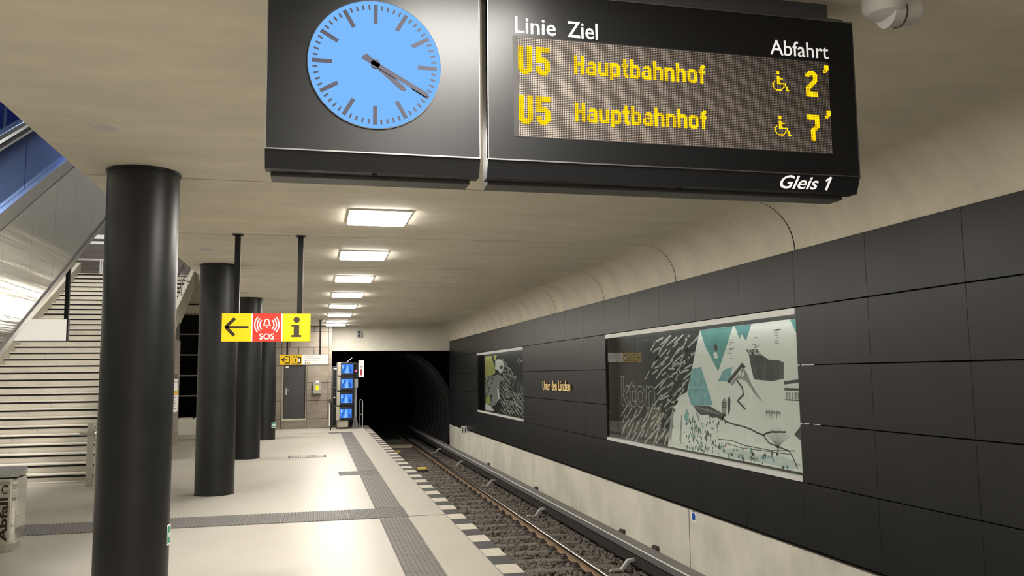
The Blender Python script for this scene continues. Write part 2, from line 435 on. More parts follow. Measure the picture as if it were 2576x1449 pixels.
part('tunnel_lining', MB().ring((2.85, .35), 2.68, 2.74, 34.5, 47, -.55, 1.3, 18), 'tunnel_black', tun)
# closing walls
struct('wall_back', MB().box(-8.6, 5.6, Y0-.3, Y0, -1.3, 4.6), 'beam_concrete')
wleft = struct('wall_left', MB().box(-8.9, -8.6, Y0, 34, -.25, 11.3), 'beam_concrete')
struct('wall_upper_back', MB().box(-8.6, XO, 33.3, 33.6, 0, 11.3), 'travertine')
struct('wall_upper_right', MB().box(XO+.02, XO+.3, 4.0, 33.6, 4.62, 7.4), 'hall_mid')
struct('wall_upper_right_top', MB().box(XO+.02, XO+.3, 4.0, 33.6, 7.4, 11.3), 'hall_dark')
struct('wall_upper_front', MB().box(-8.6, XO+.3, 3.7, 4.0, 4.62, 11.3), 'beam_concrete')
uc = struct('ceiling_upper', MB().box(-8.9, XO+.3, 3.7, 33.6, 11.3, 11.5), 'hall_dark')
# stone-clad end wall, tile by tile
we = struct('wall_end', MB().box(-2.72, -1.152, YE+.03, YE+.42, 0, H).box(-.36, .60, YE+.03, YE+.42, 0, H).box(-1.152, -.36, YE+.03, YE+.42, 2.39, H).box(-1.152, -.36, YE+.2, YE+.42, 0, 2.39), 'joint_dark')
ZS = [.35, 1.042, 1.723, 2.384, 3.062, 3.655, H-.004]
def tile(x0, x1, z0, z1, m='travertine', y=YE, nm='stone_slab'):
    part(nm, MB().box(x0+.009, x1-.009, y, y+.035, z0+.009, z1-.009), m, we, bev=.003, origin=(x0, y, z0))
for i in range(6):
    a, b = ZS[i], ZS[i+1]
    tile(-2.72, -1.237, a, b)
    tile(.49, .608, a, b)
    if i < 3: tile(-.304, .49, a, b)
    else:
        c = -.62 if i % 2 else -.95
        tile(-1.237, c, a, b); tile(c, -.05 if i % 2 else -.28, a, b); tile(-.05 if i % 2 else -.28, .49, a, b)
tile(-1.237, -1.152, .0, 2.384, 'travertine_light'); tile(-.362, -.304, .0, 2.384, 'travertine_light')
tile(-2.72, -1.237, .0, .35, y=YE-.015); tile(-.304, .608, .0, .35, y=YE-.015)
tile(-1.237, -.304, .0, .31, y=YE-.015)
part('stone_slab', MB().box(.6, .618, YE+.0, 33.9, .0, H-.004), 'travertine_light', we)
dr = struct('door_1', MB().box(-1.14, -.372, YE+.06, YE+.11, .375, 2.384), 'door_dark')
part('door_sill', MB().box(-1.2, -.33, YE-.03, YE+.2, .31, .372), 'string_concrete', dr)
hd = part('door_handle', MB().box(-1.075, -1.035, YE+.045, YE+.062, 1.27, 1.53), 'steel_plain', dr)
part('lever', MB().tube([(-1.055, YE+.05, 1.45), (-1.055, YE-.0, 1.45), (-.94, YE-.0, 1.45)], .011), 'steel_plain', hd)
part('door_plate', MB().box(-1.09, -.98, YE+.05, YE+.062, 2.30, 2.345), 'plate_white', dr)
# ================================================================== LAMPS
LX0, LX1, LD = .365, 1.10, .93
def lamp(yc):
    t = thing('ceiling_lamp', 'bright square ceiling lamp in the row over the platform edge', 'lamp', ((LX0+LX1)/2, yc, H), 'square ceiling lamps in a row')
    a, b = yc-LD/2, yc+LD/2
    fr = MB()
    for q in ((LX0, LX1, a, a+.02), (LX0, LX1, b-.02, b), (LX0, LX0+.02, a+.02, b-.02), (LX1-.02, LX1, a+.02, b-.02)): fr.box(*q, H-.02, H)
    part('lamp_frame', fr, 'lamp_frame', t)
    part('diffuser', MB().box(LX0+.02, LX1-.02, a+.02, b-.02, H-.034, H-.002), 'lamp_glow', t)
    return t
l0 = lamp(10.22)
for yc in (-3.2, .35, 2.75, 6.9, 13.5, 16.85, 20.2, 23.55, 26.9, 30.1, 32.0):
    copy_tree(l0, ((LX0+LX1)/2, yc, H))
def added_upper_lamp(x, yc, z, w_, d_):
    t = thing('added_stair_lamp', 'added square lamp out of view that brightens the stairs', 'lamp', (x, yc, z), 'added stair lamps')
    part('lamp_housing', MB().box(x-w_/2, x+w_/2, yc-d_/2, yc+d_/2, z-.04, z), 'lamp_frame', t)
    part('diffuser', MB().box(x-w_/2+.02, x+w_/2-.02, yc-d_/2+.02, yc+d_/2-.02, z-.05, z-.041), 'added_stair_glow', t)
for x, yc in ((-7.0, 7.0), (-7.0, 11), (-7.0, 15.5), (-6.4, 24)): added_upper_lamp(x, yc, 11.29, 1.5, 1.5)  # invented lamps out of view, placed to light the stair risers
# round flush loudspeakers in the ceiling by the columns
def flush(x, yc, lab):
    t = thing('ceiling_speaker', lab, 'speaker', (x, yc, H))
    part('rim', MB().lathe([(.085, -.004), (.088, -.014), (.105, -.014), (.112, -.004), (.112, .0)], (x, yc, H)), 'lamp_frame', t)
    part('grille', MB().cyl((x, yc, H-.008), (x, yc, H+.001), .086, n=28), 'alu_light', t)
flush(-1.61, 6.85, 'round flush ceiling speaker near the opening, in front of the thickest column')
flush(-1.62, 13.3, 'round flush ceiling speaker before the column behind the SOS sign')
flush(-1.64, 20.0, 'small round flush ceiling speaker before the third column')

# ================================================================== COLUMNS
CR = .318
def column(yc, x, lab, sticker=None):
    t = thing('column', lab, 'column', (x, yc, 0), 'black round platform columns')
    part('shaft', MB().cyl((x, yc, .0), (x, yc, H), CR, n=64), 'column_black', t)
    part('top_ring', MB().lathe([(CR, -.03), (CR+.008, -.028), (CR+.012, -.002), (CR, 0)], (x, yc, H), 64), 'black_metal', t)
    part('foot_ring', MB().lathe([(CR, .014), (CR+.006, .012), (CR+.006, 0), (CR, 0)], (x, yc, 0), 64), 'black_metal', t)
    return t
column(8.37, -1.60, 'black round column standing beside the waste bin and the stair foot')
column(15.17, -1.63, 'black round column directly behind the yellow and red SOS sign')
column(21.5, -1.60, 'black round column between the SOS sign column and the end column')
column(27.8, -1.52, 'black round column closest to the stone wall with the dark door')
def exit_plate(x, yc, ang, z0, z1, wd, lab):
    """green escape plate bent round the column, centre angle ang"""
    t = thing('escape_sign', lab, 'sign', (x+CR*math.cos(ang), yc+CR*math.sin(ang), z0))
    half = wd/2/CR
    def fm(u, v, w_):
        a = ang+u/CR; r = CR+.002+w_; return (x+r*math.cos(a), yc+r*math.sin(a), v)
    def curved(mb, u0, u1, v0, v1, d0, d1, k=6):
        for i in range(k):
            rect(mb, u0+(u1-u0)*i/k, u0+(u1-u0)*(i+1)/k, v0, v1, fm, d0, d1)
        return mb
    part('plate', curved(MB(), -wd/2, wd/2, z0, z1, 0, .003), 'plate_white', t)
    e = wd*.05
    part('green_field', curved(MB(), -wd/2+e, wd/2-e, z0+e, z1-e, .003, .0045), 'plate_green', t)
    ar = MB(); zc = (z0+z1)/2; a = wd*.36; b = (z1-z0)*.33
    stroke(ar, [(-a*.2, zc+b), (-a, zc), (-a*.2, zc-b)], wd*.13, fm, .0045, .006)
    stroke(ar, [(-a*.8, zc), (-a*.1, zc), (a*.5, zc), (a, zc)], wd*.13, fm, .0045, .006)
    part('arrow', ar, 'plate_white', t)
exit_plate(-1.60, 8.37, .20, .44, .62, .30, 'green escape arrow plate on the column beside the waste bin')
exit_plate(-1.52, 27.8, -.42, .36, .53, .26, 'small green escape plate low on the column near the stone wall')

# ================================================================== DEPARTURE BOARD AND CLOCK
D = 3.7
def housing(t, x0, x1):
    e = .012
    # front door, bevelled lip below and above
    part('face', MB().box(x0, x1, D, D+.05, 2.943, 3.761), 'black_satin', t, bev=.003)
    part('lower_lip', MB().prism([(D+.001, 2.937), (D+.034, 2.858), (D+.11, 2.858), (D+.11, 2.937)], 'x', x0, x1), 'black_metal', t)
    part('top_slope', MB().prism([(D+.004, 3.762), (D+.05, 3.80), (D+.16, 3.80), (D+.16, 3.762)], 'x', x0+.004, x1-.03), 'dark_grey_metal', t)
    part('lower_trim', MB().box(x0, x1, D-.004, D+.02, 2.937, 2.9435), 'silver_edge', t)
    part('upper_trim', MB().box(x0, x1, D-.004, D+.02, 3.757, 3.763), 'silver_edge', t)
    for x in (x0, x1-.004): part('side_trim', MB().box(x, x+.004, D-.003, D+.03, 2.944, 3.757), 'silver_edge', t)
    part('rear_box', MB().box(x0+.02, x1-.03, D+.112, D+.23, 2.842, 3.80), 'rear_grey', t, bev=.004)
    part('service_lock', MB().cyl(((x0+x1)/2, D+.06, 2.853), ((x0+x1)/2, D+.06, 2.86), .013), 'void_black', t)
cx, cz, cr = .2475, 3.349, .297
ck = thing('platform_clock', 'black square clock housing with a blue lit dial beside the departure board', 'clock', (.25, D+.1, 2.86))
housing(ck, -.225, .728)
dl = part('dial', MB().cyl((cx, D+.001, cz), (cx, D-.003, cz), cr, n=96), 'clock_glow', ck, label='glowing light blue dial')
part('dial_rim', MB().ring((cx, cz), cr, cr+.004, D-.006, D+.001, n=96), 'black_metal', ck)
fy = front(D-.003)
for i in range(60):
    a = math.pi/2-2*math.pi*i/60; big = i % 5 == 0
    r1 = cr*.93; r0 = cr*(.655 if big else .865); wd = .018 if big else .0085
    mb = stroke(MB(), [(cx+r0*math.cos(a), cz+r0*math.sin(a)), (cx+r1*math.cos(a), cz+r1*math.sin(a))], wd, fy, 0, .0012)
    part('hour_mark' if big else 'minute_mark', mb, 'clock_ink', dl)
def hand(nm, ang, l1, l0, w1, w0, d):
    a = math.radians(90-ang); dx, dz = math.cos(a), math.sin(a); nx, nz = -dz, dx
    p = [(cx-dx*l0+nx*w0/2, cz-dz*l0+nz*w0/2), (cx-dx*l0-nx*w0/2, cz-dz*l0-nz*w0/2), (cx+dx*l1-nx*w1/2, cz+dz*l1-nz*w1/2), (cx+dx*(l1+w1*.5), cz+dz*(l1+w1*.5)), (cx+dx*l1+nx*w1/2, cz+dz*l1+nz*w1/2)]
    part(nm, flat(MB(), p, fy, d, d+.0015), 'clock_ink', ck)
part('hub', MB().cyl((cx, D-.003, cz), (cx, D-.0105, cz), .021, n=24), 'clock_ink', ck)
hand('hour_hand', 130.5, .168, .062, .024, .022, .003); hand('minute_hand', 119, .265, .065, .019, .021, .006)
part('clock_bracket', MB().box(-.1, .6, D+.08, D+.2, 3.80, H), 'dark_grey_metal', ck)

bd = thing('departure_board', 'wide black hanging departure board with orange LED lines', 'departure board', (1.74, D+.1, 2.86))
housing(bd, .764, 2.716)
part('board_bracket', MB().box(.9, 2.63, D+.08, D+.2, 3.80, H), 'dark_grey_metal', bd)
LX, LZ, NC, NR = .911, 3.536, 192, 56
lx1, lz1 = LX+NC*LP, LZ-NR*LP
og = (LX, D, LZ)
part('matrix_frame', MB().box(LX-.024, LX, D-.002, D+.01, lz1-.002, LZ+.004).box(LX, lx1, D-.0015, D+.01, lz1-.003, lz1).box(LX, lx1, D-.0015, D+.01, LZ, LZ+.003), 'led_frame', bd)
mx = part('led_matrix', MB().box(LX, lx1, D-.0015, D+.005, lz1, LZ), 'led_board', bd, origin=og)
GL = {
 'H': ['11..11']*4+['111111']*2+['11..11']*5,
 'a': ['']*3+['..111.', '.11111', '....11', '.11111', '11..11', '11..11', '111111', '.11111'],
 'u': ['']*3+['11..11']*6+['111111', '.11111'],
 'p': ['']*3+['11111.', '111111']+['11..11']*4+['111111', '11111.', '11....', '11....'],
 't': ['.11.']*3+['1111']*2+['.11.']*4+['.111', '..11'],
 'b': ['11....']*3+['11111.', '111111']+['11..11']*4+['111111', '11111.'],
 'h': ['11....']*3+['11111.', '111111']+['11..11']*6,
 'n': ['']*3+['11111.', '111111']+['11..11']*6,
 'o': ['']*3+['.1111.', '111111']+['11..11']*4+['111111', '.1111.'],
 'f': ['..11', '.111', '.11.', '1111', '1111']+['.11.']*6,
 'U': ['111..111']*13+['11111111', '.111111.', '..1111..'],
 '5': ['11111111']*3+['111.....']*3+['111111..', '1111111.', '11111111', '.....111', '.....111', '111..111', '111..111', '11111111', '.111111.', '..1111..'],
 '2': ['..1111..', '.111111.', '11111111', '111..111', '.....111', '.....111', '....1111', '...1111.', '..1111..', '.1111...', '1111....', '111.....', '111.....', '11111111', '11111111', '11111111'],
 '7': ['11111111']*3+['.....111']*4+['....1111', '...1111.', '..1111..']+['..111...']*6,
 "'": ['.111', '.111', '.111', '111.', '11..'],
 'W': ['....11......', '....11......', '............', '....11......', '....1111....', '....11......', '..1.11......', '.1..111111..', '.1.......1..', '.1......1.1.', '..1....1..1.', '...1111...11'],
}
def dots(cells):
    mb = MB(); r = LP*.53; k = 8; cs = [(r*math.cos(2*math.pi*i/k+.39), r*math.sin(2*math.pi*i/k+.39)) for i in range(k)]
    for c, rw in cells:
        x, z = LX+(c+.5)*LP, LZ-(rw+.5)*LP
        mb.add([(x+a, D-.0035, z+b) for a, b in cs], [list(range(k))])
    return mb
def led(nm, items):
    cells = []
    for ch, c0, r0 in items:
        for j, row in enumerate(GL[ch]): cells += [(c0+i, r0+j) for i, q in enumerate(row) if q == '1']
    part(nm, dots(cells), 'led_on', mx)
for ru, rh, rw, dg in ((5, 8, 8, '2'), (33, 35, 35, '7')):
    led('line_number', [('U', 0, ru), ('5', 10, ru)])
    c = 32; it = []
    for ch in 'Hauptbahnhof':
        it.append((ch, c, rh)); c += len(max(GL[ch], key=len))+1
    led('destination', it); led('wheelchair_symbol', [('W', 153, rw)]); led('minutes', [(dg, 176, ru+(1 if dg == '2' else 0))]); led('minute_mark', [("'", 188, ru-3)])
fb = front(D)
for body, a, b in (('Linie', .899, 1.099), ('Ziel', 1.157, 1.309), ('Abfahrt', 2.234, 2.568)):
    part('heading_text', text_mb(body, a, b, 3.554, 3.634, fb, .0015, bold=.004), 'text_white', bd)
lipmap = lambda u, v, w_: (u, D+.001+(2.937-v)*(.033/.079)-w_-.001, v)
part('track_text', text_mb('Gleis', 2.268, 2.483, 2.869, 2.932, lipmap, .0015, shear=.25, bold=.012), 'text_white', bd)
part('track_number', stroke(stroke(MB(), [(2.533, 2.871), (2.548, 2.930)], .0125, lipmap, 0, .0015), [(2.546, 2.927), (2.524, 2.914)], .0105, lipmap, 0, .0015), 'text_white', bd)

cc = thing('surveillance_camera', 'white rounded camera housing under the ceiling beside the departure board', 'camera', (2.92, 3.62, H))
part('body', MB().lathe([(.0, -.125), (.05, -.122), (.09, -.105), (.112, -.07), (.116, 0)], (2.86, 3.62, H), 40).cyl((2.86, 3.62, 3.80), (3.03, 3.62, 3.818), .082, .07, n=32), 'white_plastic', cc)
part('seam', MB().cyl((2.925, 3.62, 3.807), (2.931, 3.62, 3.808), .083, n=32), 'dark_grey_metal', cc)

# ================================================================== HANGING SIGNS
YS = 11.77
sg = thing('hanging_sign', 'yellow and red lit hanging sign with arrow, SOS bell and letter i', 'sign', (-.65, YS, 2.43))
part('sign_case', MB().box(-1.222, -.07, YS+.002, YS+.12, 2.428, 2.808), 'dark_grey_metal', sg)
f_ = front(YS)
ya = part('sign_face', rect(MB(), -1.222, -.842, 2.43, 2.806, f_, -.002, .004), 'sign_yellow', sg)
rd = part('sign_face', rect(MB(), -.828, -.452, 2.43, 2.806, f_, -.002, .004), 'sign_red', sg)
yi = part('sign_face', rect(MB(), -.438, -.07, 2.43, 2.806, f_, -.002, .004), 'sign_yellow', sg)
for a, b in ((-.842, -.828), (-.452, -.438)): part('divider', rect(MB(), a, b, 2.43, 2.806, f_, -.002, .0045), 'sign_white_bright', sg)
# arrow
part('arrow', stroke(stroke(MB(), [(-1.06, 2.735), (-1.17, 2.622), (-1.065, 2.512)], .042, f_, .004, .006), [(-1.165, 2.622), (-.885, 2.622)], .030, f_, .004, .006), 'sign_ink_soft', ya)
# i
im = MB(); flat(im, circ(-.253, 2.722, .042), f_, .004, .006)
flat(im, [(-.32, 2.652), (-.218, 2.652), (-.218, 2.515), (-.19, 2.515), (-.19, 2.487), (-.322, 2.487), (-.322, 2.515), (-.29, 2.515), (-.29, 2.632), (-.32, 2.632)], f_, .004, .006)
part('letter_i', im, 'sign_ink_soft', yi)
bc, bz = -.642, 2.665
sm = MB()
for s in (-1, 1):
    for r in (.09, .122, .155):
        pts = [(bc+s*r*math.cos(t)*1.02, bz-.01+r*math.sin(t)*1.0) for t in np.linspace(-.72, .72, 9)]
        stroke(sm, pts, .0155, f_, .004, .006)
part('sound_arcs', sm, 'sign_white_bright', rd)
stroke_bell = [(bc-.047, 2.648), (bc-.03, 2.672), (bc-.028, 2.70), (bc-.018, 2.722), (bc, 2.729), (bc+.018, 2.722), (bc+.028, 2.70), (bc+.03, 2.672), (bc+.047, 2.648), (bc-.047, 2.648)]
bm = stroke(MB(), stroke_bell, .013, f_, .004, .006); flat(bm, [(bc+.017*math.cos(t), 2.631+.017*math.sin(t)) for t in np.linspace(math.pi, 2*math.pi, 9)], f_, .004, .006)
part('bell', bm, 'sign_white_bright', rd)
part('sos_text', text_mb('SOS', -.738, -.545, 2.455, 2.536, f_, .006, bold=.012), 'sign_white_bright', rd)
for x in (-1.045, -.215):
    part('hanger', MB().box(x-.036, x+.036, YS+.03, YS+.1, 2.806, H), 'black_metal', sg)
    part('hanger_flange', MB().box(x-.07, x+.07, YS-.01, YS+.14, H-.012, H), 'black_metal', sg)

YT = 29.5
s2 = thing('hanging_sign', 'long hanging sign with yellow exit and lift fields and white text panel', 'sign', (-.37, YT, 2.355))
part('sign_case', MB().box(-1.169, .426, YT+.002, YT+.12, 2.355, 2.70), 'dark_grey_metal', s2)
f_ = front(YT); z0, z1 = 2.357, 2.698
a1 = part('sign_face', rect(MB(), -1.169, -.80, z0, z1, f_, -.002, .004), 'sign_yellow_dim', s2)
a2 = part('sign_face', rect(MB(), -.79, -.44, z0, z1, f_, -.002, .004), 'sign_yellow_dim', s2)
a3 = part('sign_face', rect(MB(), -.435, .426, z0, z1, f_, -.002, .004), 'sign_white', s2)
hh = z1-z0
am = MB(); stroke(am, [(-1.02, z0+hh*.68), (-1.11, z0+hh*.5), (-1.02, z0+hh*.32)], .032, f_, .004, .006); stroke(am, [(-1.1, z0+hh*.5), (-.92, z0+hh*.5)], .026, f_, .004, .006)
stroke(am, [(-1.0, z0+hh*.82), (-.855, z0+hh*.82), (-.855, z0+hh*.16), (-1.005, z0+hh*.16)], .034, f_, .004, .006)
part('exit_symbol', am, 'sign_ink', a1)
lm = MB(); stroke(lm, [(-.745, z0+hh*.75), (-.745, z0+hh*.14), (-.475, z0+hh*.14), (-.475, z0+hh*.75), (-.745, z0+hh*.75)], .016, f_, .004, .006)
rect(lm, -.575, -.475, z0+hh*.14, z0+hh*.75, f_, .004, .006); flat(lm, circ(-.66, z0+hh*.47, .03, 12, .034), f_, .004, .006); rect(lm, -.675, -.645, z0+hh*.24, z0+hh*.42, f_, .004, .006)
rect(lm, -.672, -.648, z0+hh*.55, z0+hh*.64, f_, .004, .006)
for x in (-.71, -.61): flat(lm, [(x-.02, z0+hh*.84), (x+.02, z0+hh*.84), (x, z0+hh*.93)], f_, .004, .006); rect(lm, x-.006, x+.006, z0+hh*.77, z0+hh*.85, f_, .004, .006)
part('lift_symbol', lm, 'sign_ink', a2)
part('lift_number', text_mb('1', -.548, -.50, z0+hh*.26, z0+hh*.63, f_, .008, bold=.04), 'sign_white_bright', a2)
for body, b, v in (('Friedrichstr.', -.06, .8), ('Neustädtische Kirchstr.', .22, .585)):
    part('street_text', text_mb(body, -.345, b, z0+hh*v, z0+hh*(v+.14), f_, .006), 'sign_greytext', a3)
part('line_badge', rect(MB(), -.345, -.27, z0+hh*.36, z0+hh*.46, f_, .004, .006), 'sign_purple', a3)
part('street_text', text_mb('Alt-Mariendorf', -.25, .10, z0+hh*.35, z0+hh*.47, f_, .006), 'sign_greytext', a3)
for x, m in ((-.325, 'sign_purple'), (-.26, 'poster_yellow'), (-.195, 'poster_yellow')): part('transport_dot', flat(MB(), circ(x, z0+hh*.17, .026, 16), f_, .004, .006), m, a3)
for x in (-.93, .16):
    part('hanger', MB().box(x-.032, x+.032, YT+.03, YT+.1, 2.70, H), 'black_metal', s2)
    part('hanger_flange', MB().box(x-.07, x+.07, YT-.01, YT+.14, H-.015, H), 'black_metal', s2)
# ================================================================== STAIRS
NS, RS, TS, YS0 = 32, .165, .356, 17.668
SXL, SXR = -7.35, -4.0
st = thing('staircase', 'broad pale stone staircase with dark nosing lines rising beside the escalator', 'stairs', ((SXL+SXR)/2, YS0, 0))
slope = RS/TS
nose = lambda y_: RS+(y_-YS0)*slope
ytop = YS0+NS*TS; ztop = NS*RS
core = [(YS0+.02, 0), (YS0+1.6, 0), (ytop, ztop-.75), (ytop, ztop-.1)]
for k in range(NS, 0, -1): core += [(YS0+(k-1)*TS+.035, k*RS-.03), (YS0+(k-1)*TS+.035, (k-1)*RS-.03)]
core[-1] = (YS0+.035, 0)
part('stair_body', MB().prism(core, 'x', SXL, SXR), 'string_concrete', st)
js = {}
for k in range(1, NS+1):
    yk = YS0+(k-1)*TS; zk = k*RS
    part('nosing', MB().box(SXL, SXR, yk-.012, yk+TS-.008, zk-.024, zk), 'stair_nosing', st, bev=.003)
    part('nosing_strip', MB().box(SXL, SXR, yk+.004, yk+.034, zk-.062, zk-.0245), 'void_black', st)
    j1 = SXL+.75+((k*.347) % 1.1); j2 = j1+1.25
    xs = [SXL, j1, j2, SXR]
    for a, b in zip(xs[:-1], xs[1:]):
        if b-a > .05: part('riser_slab', MB().box(a+.002, b-.002, yk+.008, yk+.036, zk-RS+.001, zk-.0625), 'stair_stone', st)
part('first_plinth', MB().box(SXL, SXR+.1, YS0-.14, YS0-.01, 0, .03), 'stair_nosing', st)
def band(y0, y1, lo, hi):      # parallelogram following the stair pitch
    return [(y0, max(0, nose(y0)+lo)), (y1, nose(y1)+lo), (y1, nose(y1)+hi), (y0, nose(y0)+hi)]
part('side_string', MB().prism(band(YS0+.1, ytop+.4, -.55, .12), 'x', SXR, SXR+.12), 'string_concrete', st)
part('side_string', MB().prism(band(YS0+.1, ytop, -.3, .22), 'x', SXL-.3, SXL), 'string_concrete', st)
def railing(name, lab, x, y0, y1, n_, hgt, extra=None):
    t = thing(name, lab, 'railing', (x, y0, 0))
    part('handrail', MB().tube([(x, y0, nose(y0)+hgt), (x, y1, nose(y1)+hgt)], .026, 12), 'steel_plain', t)
    part('mid_rail', MB().tube([(x, y0, nose(y0)+hgt*.5), (x, y1, nose(y1)+hgt*.5)], .014), 'steel_plain', t)
    for i in range(n_):
        yy = y0+(y1-y0)*(i+.5)/n_
        part('post', MB().box(x-.012, x+.012, yy-.03, yy+.03, nose(yy)+.05, nose(yy)+hgt), 'steel_plain', t)
    return t
railing('stair_railing', 'steel handrail on the stair string under the escalator side', SXL-.12, YS0+1.2, ytop-.2, 9, .75)
rr = railing('stair_railing', 'steel stair railing starting at the flat post beside the thick column', SXR+.06, YS0+.6, ytop+.3, 10, .95)
part('foot_post', MB().box(-4.07, -3.96, 16.97, 17.03, 0, 1.15), 'steel_plain', rr, bev=.006)
part('foot_post', MB().box(-3.95, -3.89, 17.05, 17.12, 0, 1.2), 'steel_brushed', rr, bev=.006)
part('handrail_end', MB().tube([(-4.19, 16.94, .945), (-3.94, 16.94, .945), (-3.94, 18.2, 1.35)], .022, 10), 'steel_plain', rr)
# stone-clad wall under the string
sw = struct('wall_stair_side', MB().prism([(21, 0), (26.8, 0), (26.8, nose(26.8)-.55), (21, nose(21)-.55)], 'x', -4.1, -3.985), 'joint_dark')
for a, b, z0, z1 in [(22.6, 24.7, .35, 1.04), (24.7, 26.8, .35, 1.04), (23.0, 25.6, 1.04, 1.72), (25.6, 26.8, 1.04, 1.72), (24.2, 26.8, 1.72, 2.4), (25.3, 26.8, 2.4, 3.06)]:
    part('stone_slab', MB().box(-3.985, -3.95, a+.004, b-.004, z0+.004, z1-.004), 'travertine', sw)
part('stone_slab', MB().box(-3.985, -3.93, 21.6, 26.75, 0, .346), 'travertine', sw)
fx = lambda u, v, w_: (-3.95+w_, u, v)
p1 = thing('notice_board', 'white notice with brown header on the stone wall beside the stairs', 'poster', (-3.95, 25.85, 1.58))
fx = lambda u, v, w_: (-3.948+w_, u, v)
part('sheet', rect(MB(), 25.25, 26.42, 1.58, 1.93, fx, 0, .012), 'plate_white', p1)
part('header', rect(MB(), 25.25, 26.42, 1.935, 2.06, fx, 0, .014), 'brown_strip', p1)
part('header_text', text_mb('Linden', 25.5, 26.3, 1.80, 1.89, fx, .014), 'poster_ink', p1)
p2 = thing('timetable', 'white timetable with yellow header below the notice on the stone wall', 'poster', (-3.95, 25.85, .97))
part('sheet', rect(MB(), 25.25, 26.5, .97, 1.46, fx, 0, .012), 'plate_white', p2)
part('header', rect(MB(), 25.25, 26.5, 1.465, 1.565, fx, 0, .013), 'poster_yellow', p2)
tl = MB()
for i in range(5): rect(tl, 25.4, 26.2, 1.06+.08*i, 1.085+.08*i, fx, .012, .0135)
part('print_lines', tl, 'poster_ink', p2)
# upper landing
ld = struct('floor_landing', MB().box(-8.6, XO, ytop, 33.3, ztop-.75, ztop), 'string_concrete')
struct('trim_3', MB().box(-8.6, -4.6, 30.6, 31.0, 6.69, 6.83).box(-8.6, -4.6, 30.7, 31.0, 6.53, 6.62), 'alu_light')
lr = thing('landing_railing', 'steel railing across the landing at the top of the stairs', 'railing', (-7, 31, ztop))
part('handrail', MB().box(-8.5, -5.2, 30.98, 31.03, 6.0, 6.06), 'steel_plain', lr)
for x in (-8.3, -7.2, -6.1): part('post', MB().box(x-.05, x-.01, 30.98, 31.02, ztop, 6.0).box(x+.01, x+.05, 30.98, 31.02, ztop, 6.0), 'steel_plain', lr)
# blue-lit glazing in the stair hall
bg = thing('blue_glazing', 'deep blue lit glass wall high up beside the escalator', 'glass wall', (-8.6, 24, 6.2))
for i in range(15):
    ya_ = 4.5+1.9*i
    part('pane', MB().box(-8.585, -8.555, ya_+.03, ya_+1.87, 6.2, 11.2), 'blue_glass_glow', bg)
    part('mullion', MB().box(-8.595, -8.5, ya_-.03, ya_+.03, 6.2, 11.25), 'dark_grey_metal', bg)

# ================================================================== ESCALATOR
XS = -4.0
zb = lambda y_: 2.316+.515*(y_-12.165)
zd = lambda y_: 3.877+.515*(y_-11.943)
zg = lambda y_: 4.096+.515*(y_-11.912)
zh = lambda y_: 4.86+.515*(y_-11.8)
es = thing('escalator', 'escalator clad in brushed steel sheets with glass balustrade above the stairs', 'escalator', (-4.8, 7, 0))
yb0 = 12.165-2.316/.515; yd0 = 11.943-3.877/.515
EY1 = 22.0
part('truss', MB().prism([(yd0+.05, 0), (yb0, 0), (EY1, zb(EY1)+.02), (EY1, zd(EY1))], 'x', XS-1.62, XS-.02), 'steel_plain', es)
JY = [yd0+.1, 5.4, 6.5, 7.6, 8.7, 9.8, 10.95, 12.07, 13.19, 14.24, 15.36, 16.4, 17.5, 18.6, 19.7, 20.8, EY1]
for a, b in zip(JY[:-1], JY[1:]):
    a_, b_ = a+.003, b-.003
    lo = lambda y_: max(0, zb(y_))
    pl_ = [(a_, lo(a_))]+([(yb0, 0)] if a_ < yb0 < b_ else [])+[(b_, lo(b_)), (b_, zd(b_)), (a_, max(.01, zd(a_)))]
    part('cladding_sheet', MB().prism(pl_, 'x', XS-.018, XS), 'steel_brushed', es)
sl = lambda f0, f1, y0_, y1_: [(y0_, f0(y0_)), (y1_, f0(y1_)), (y1_, f1(y1_)), (y0_, f1(y0_))]
ya0 = 5.0
part('lower_edge_trim', MB().prism(sl(lambda y_: zb(y_)-.035, lambda y_: zb(y_)+.05, yb0+.1, EY1), 'x', XS-.01, XS+.03), 'steel_plain', es)
part('deck', MB().prism(sl(lambda y_: zd(y_)+.012, zg, ya0, EY1), 'x', XS-.14, XS+.02), 'steel_plain', es, bev=.01)
part('deck_trim', MB().prism(sl(lambda y_: zd(y_)-.012, lambda y_: zd(y_)+.012, ya0, EY1), 'x', XS-.02, XS+.028), 'alu', es)
part('deck', MB().prism(sl(lambda y_: zd(y_)+.012, zg, ya0, EY1), 'x', XS-1.62, XS-1.46), 'steel_plain', es, bev=.01)
for xg in (XS-.07, XS-1.54):
    for a, b in ((5, 8), (8, 11), (11, 13.0), (13.0, 15.2), (15.2, 18), (18, EY1)):
        part('glass_pane', MB().prism(sl(zg, zh, a+.006, b-.006), 'x', xg-.006, xg+.006), 'escalator_glass', es)
    part('handrail', MB().prism(sl(lambda y_: zh(y_)+.035, lambda y_: zh(y_)+.10, ya0, EY1), 'x', xg-.05, xg+.05), 'handrail_black', es, bev=.02)
    part('handrail_guide', MB().prism(sl(zh, lambda y_: zh(y_)+.04, ya0, EY1), 'x', xg-.035, xg+.035), 'alu', es)
part('step_band', MB().prism(sl(lambda y_: zd(y_)-.05, lambda y_: zd(y_), ya0, EY1), 'x', XS-1.45, XS-.15), 'dark_grey_metal', es)
wb = thing('hanging_sign', 'blank white lit sign board hanging under the escalator before the stairs', 'sign', (-4.8, 16.5, 2.635))
part('sign_face', MB().box(-5.5, -4.37, 16.48, 16.5, 2.64, 3.026), 'sign_white', wb)
part('sign_case', MB().box(-5.5, -4.345, 16.5, 16.6, 2.635, 3.03), 'black_metal', wb)
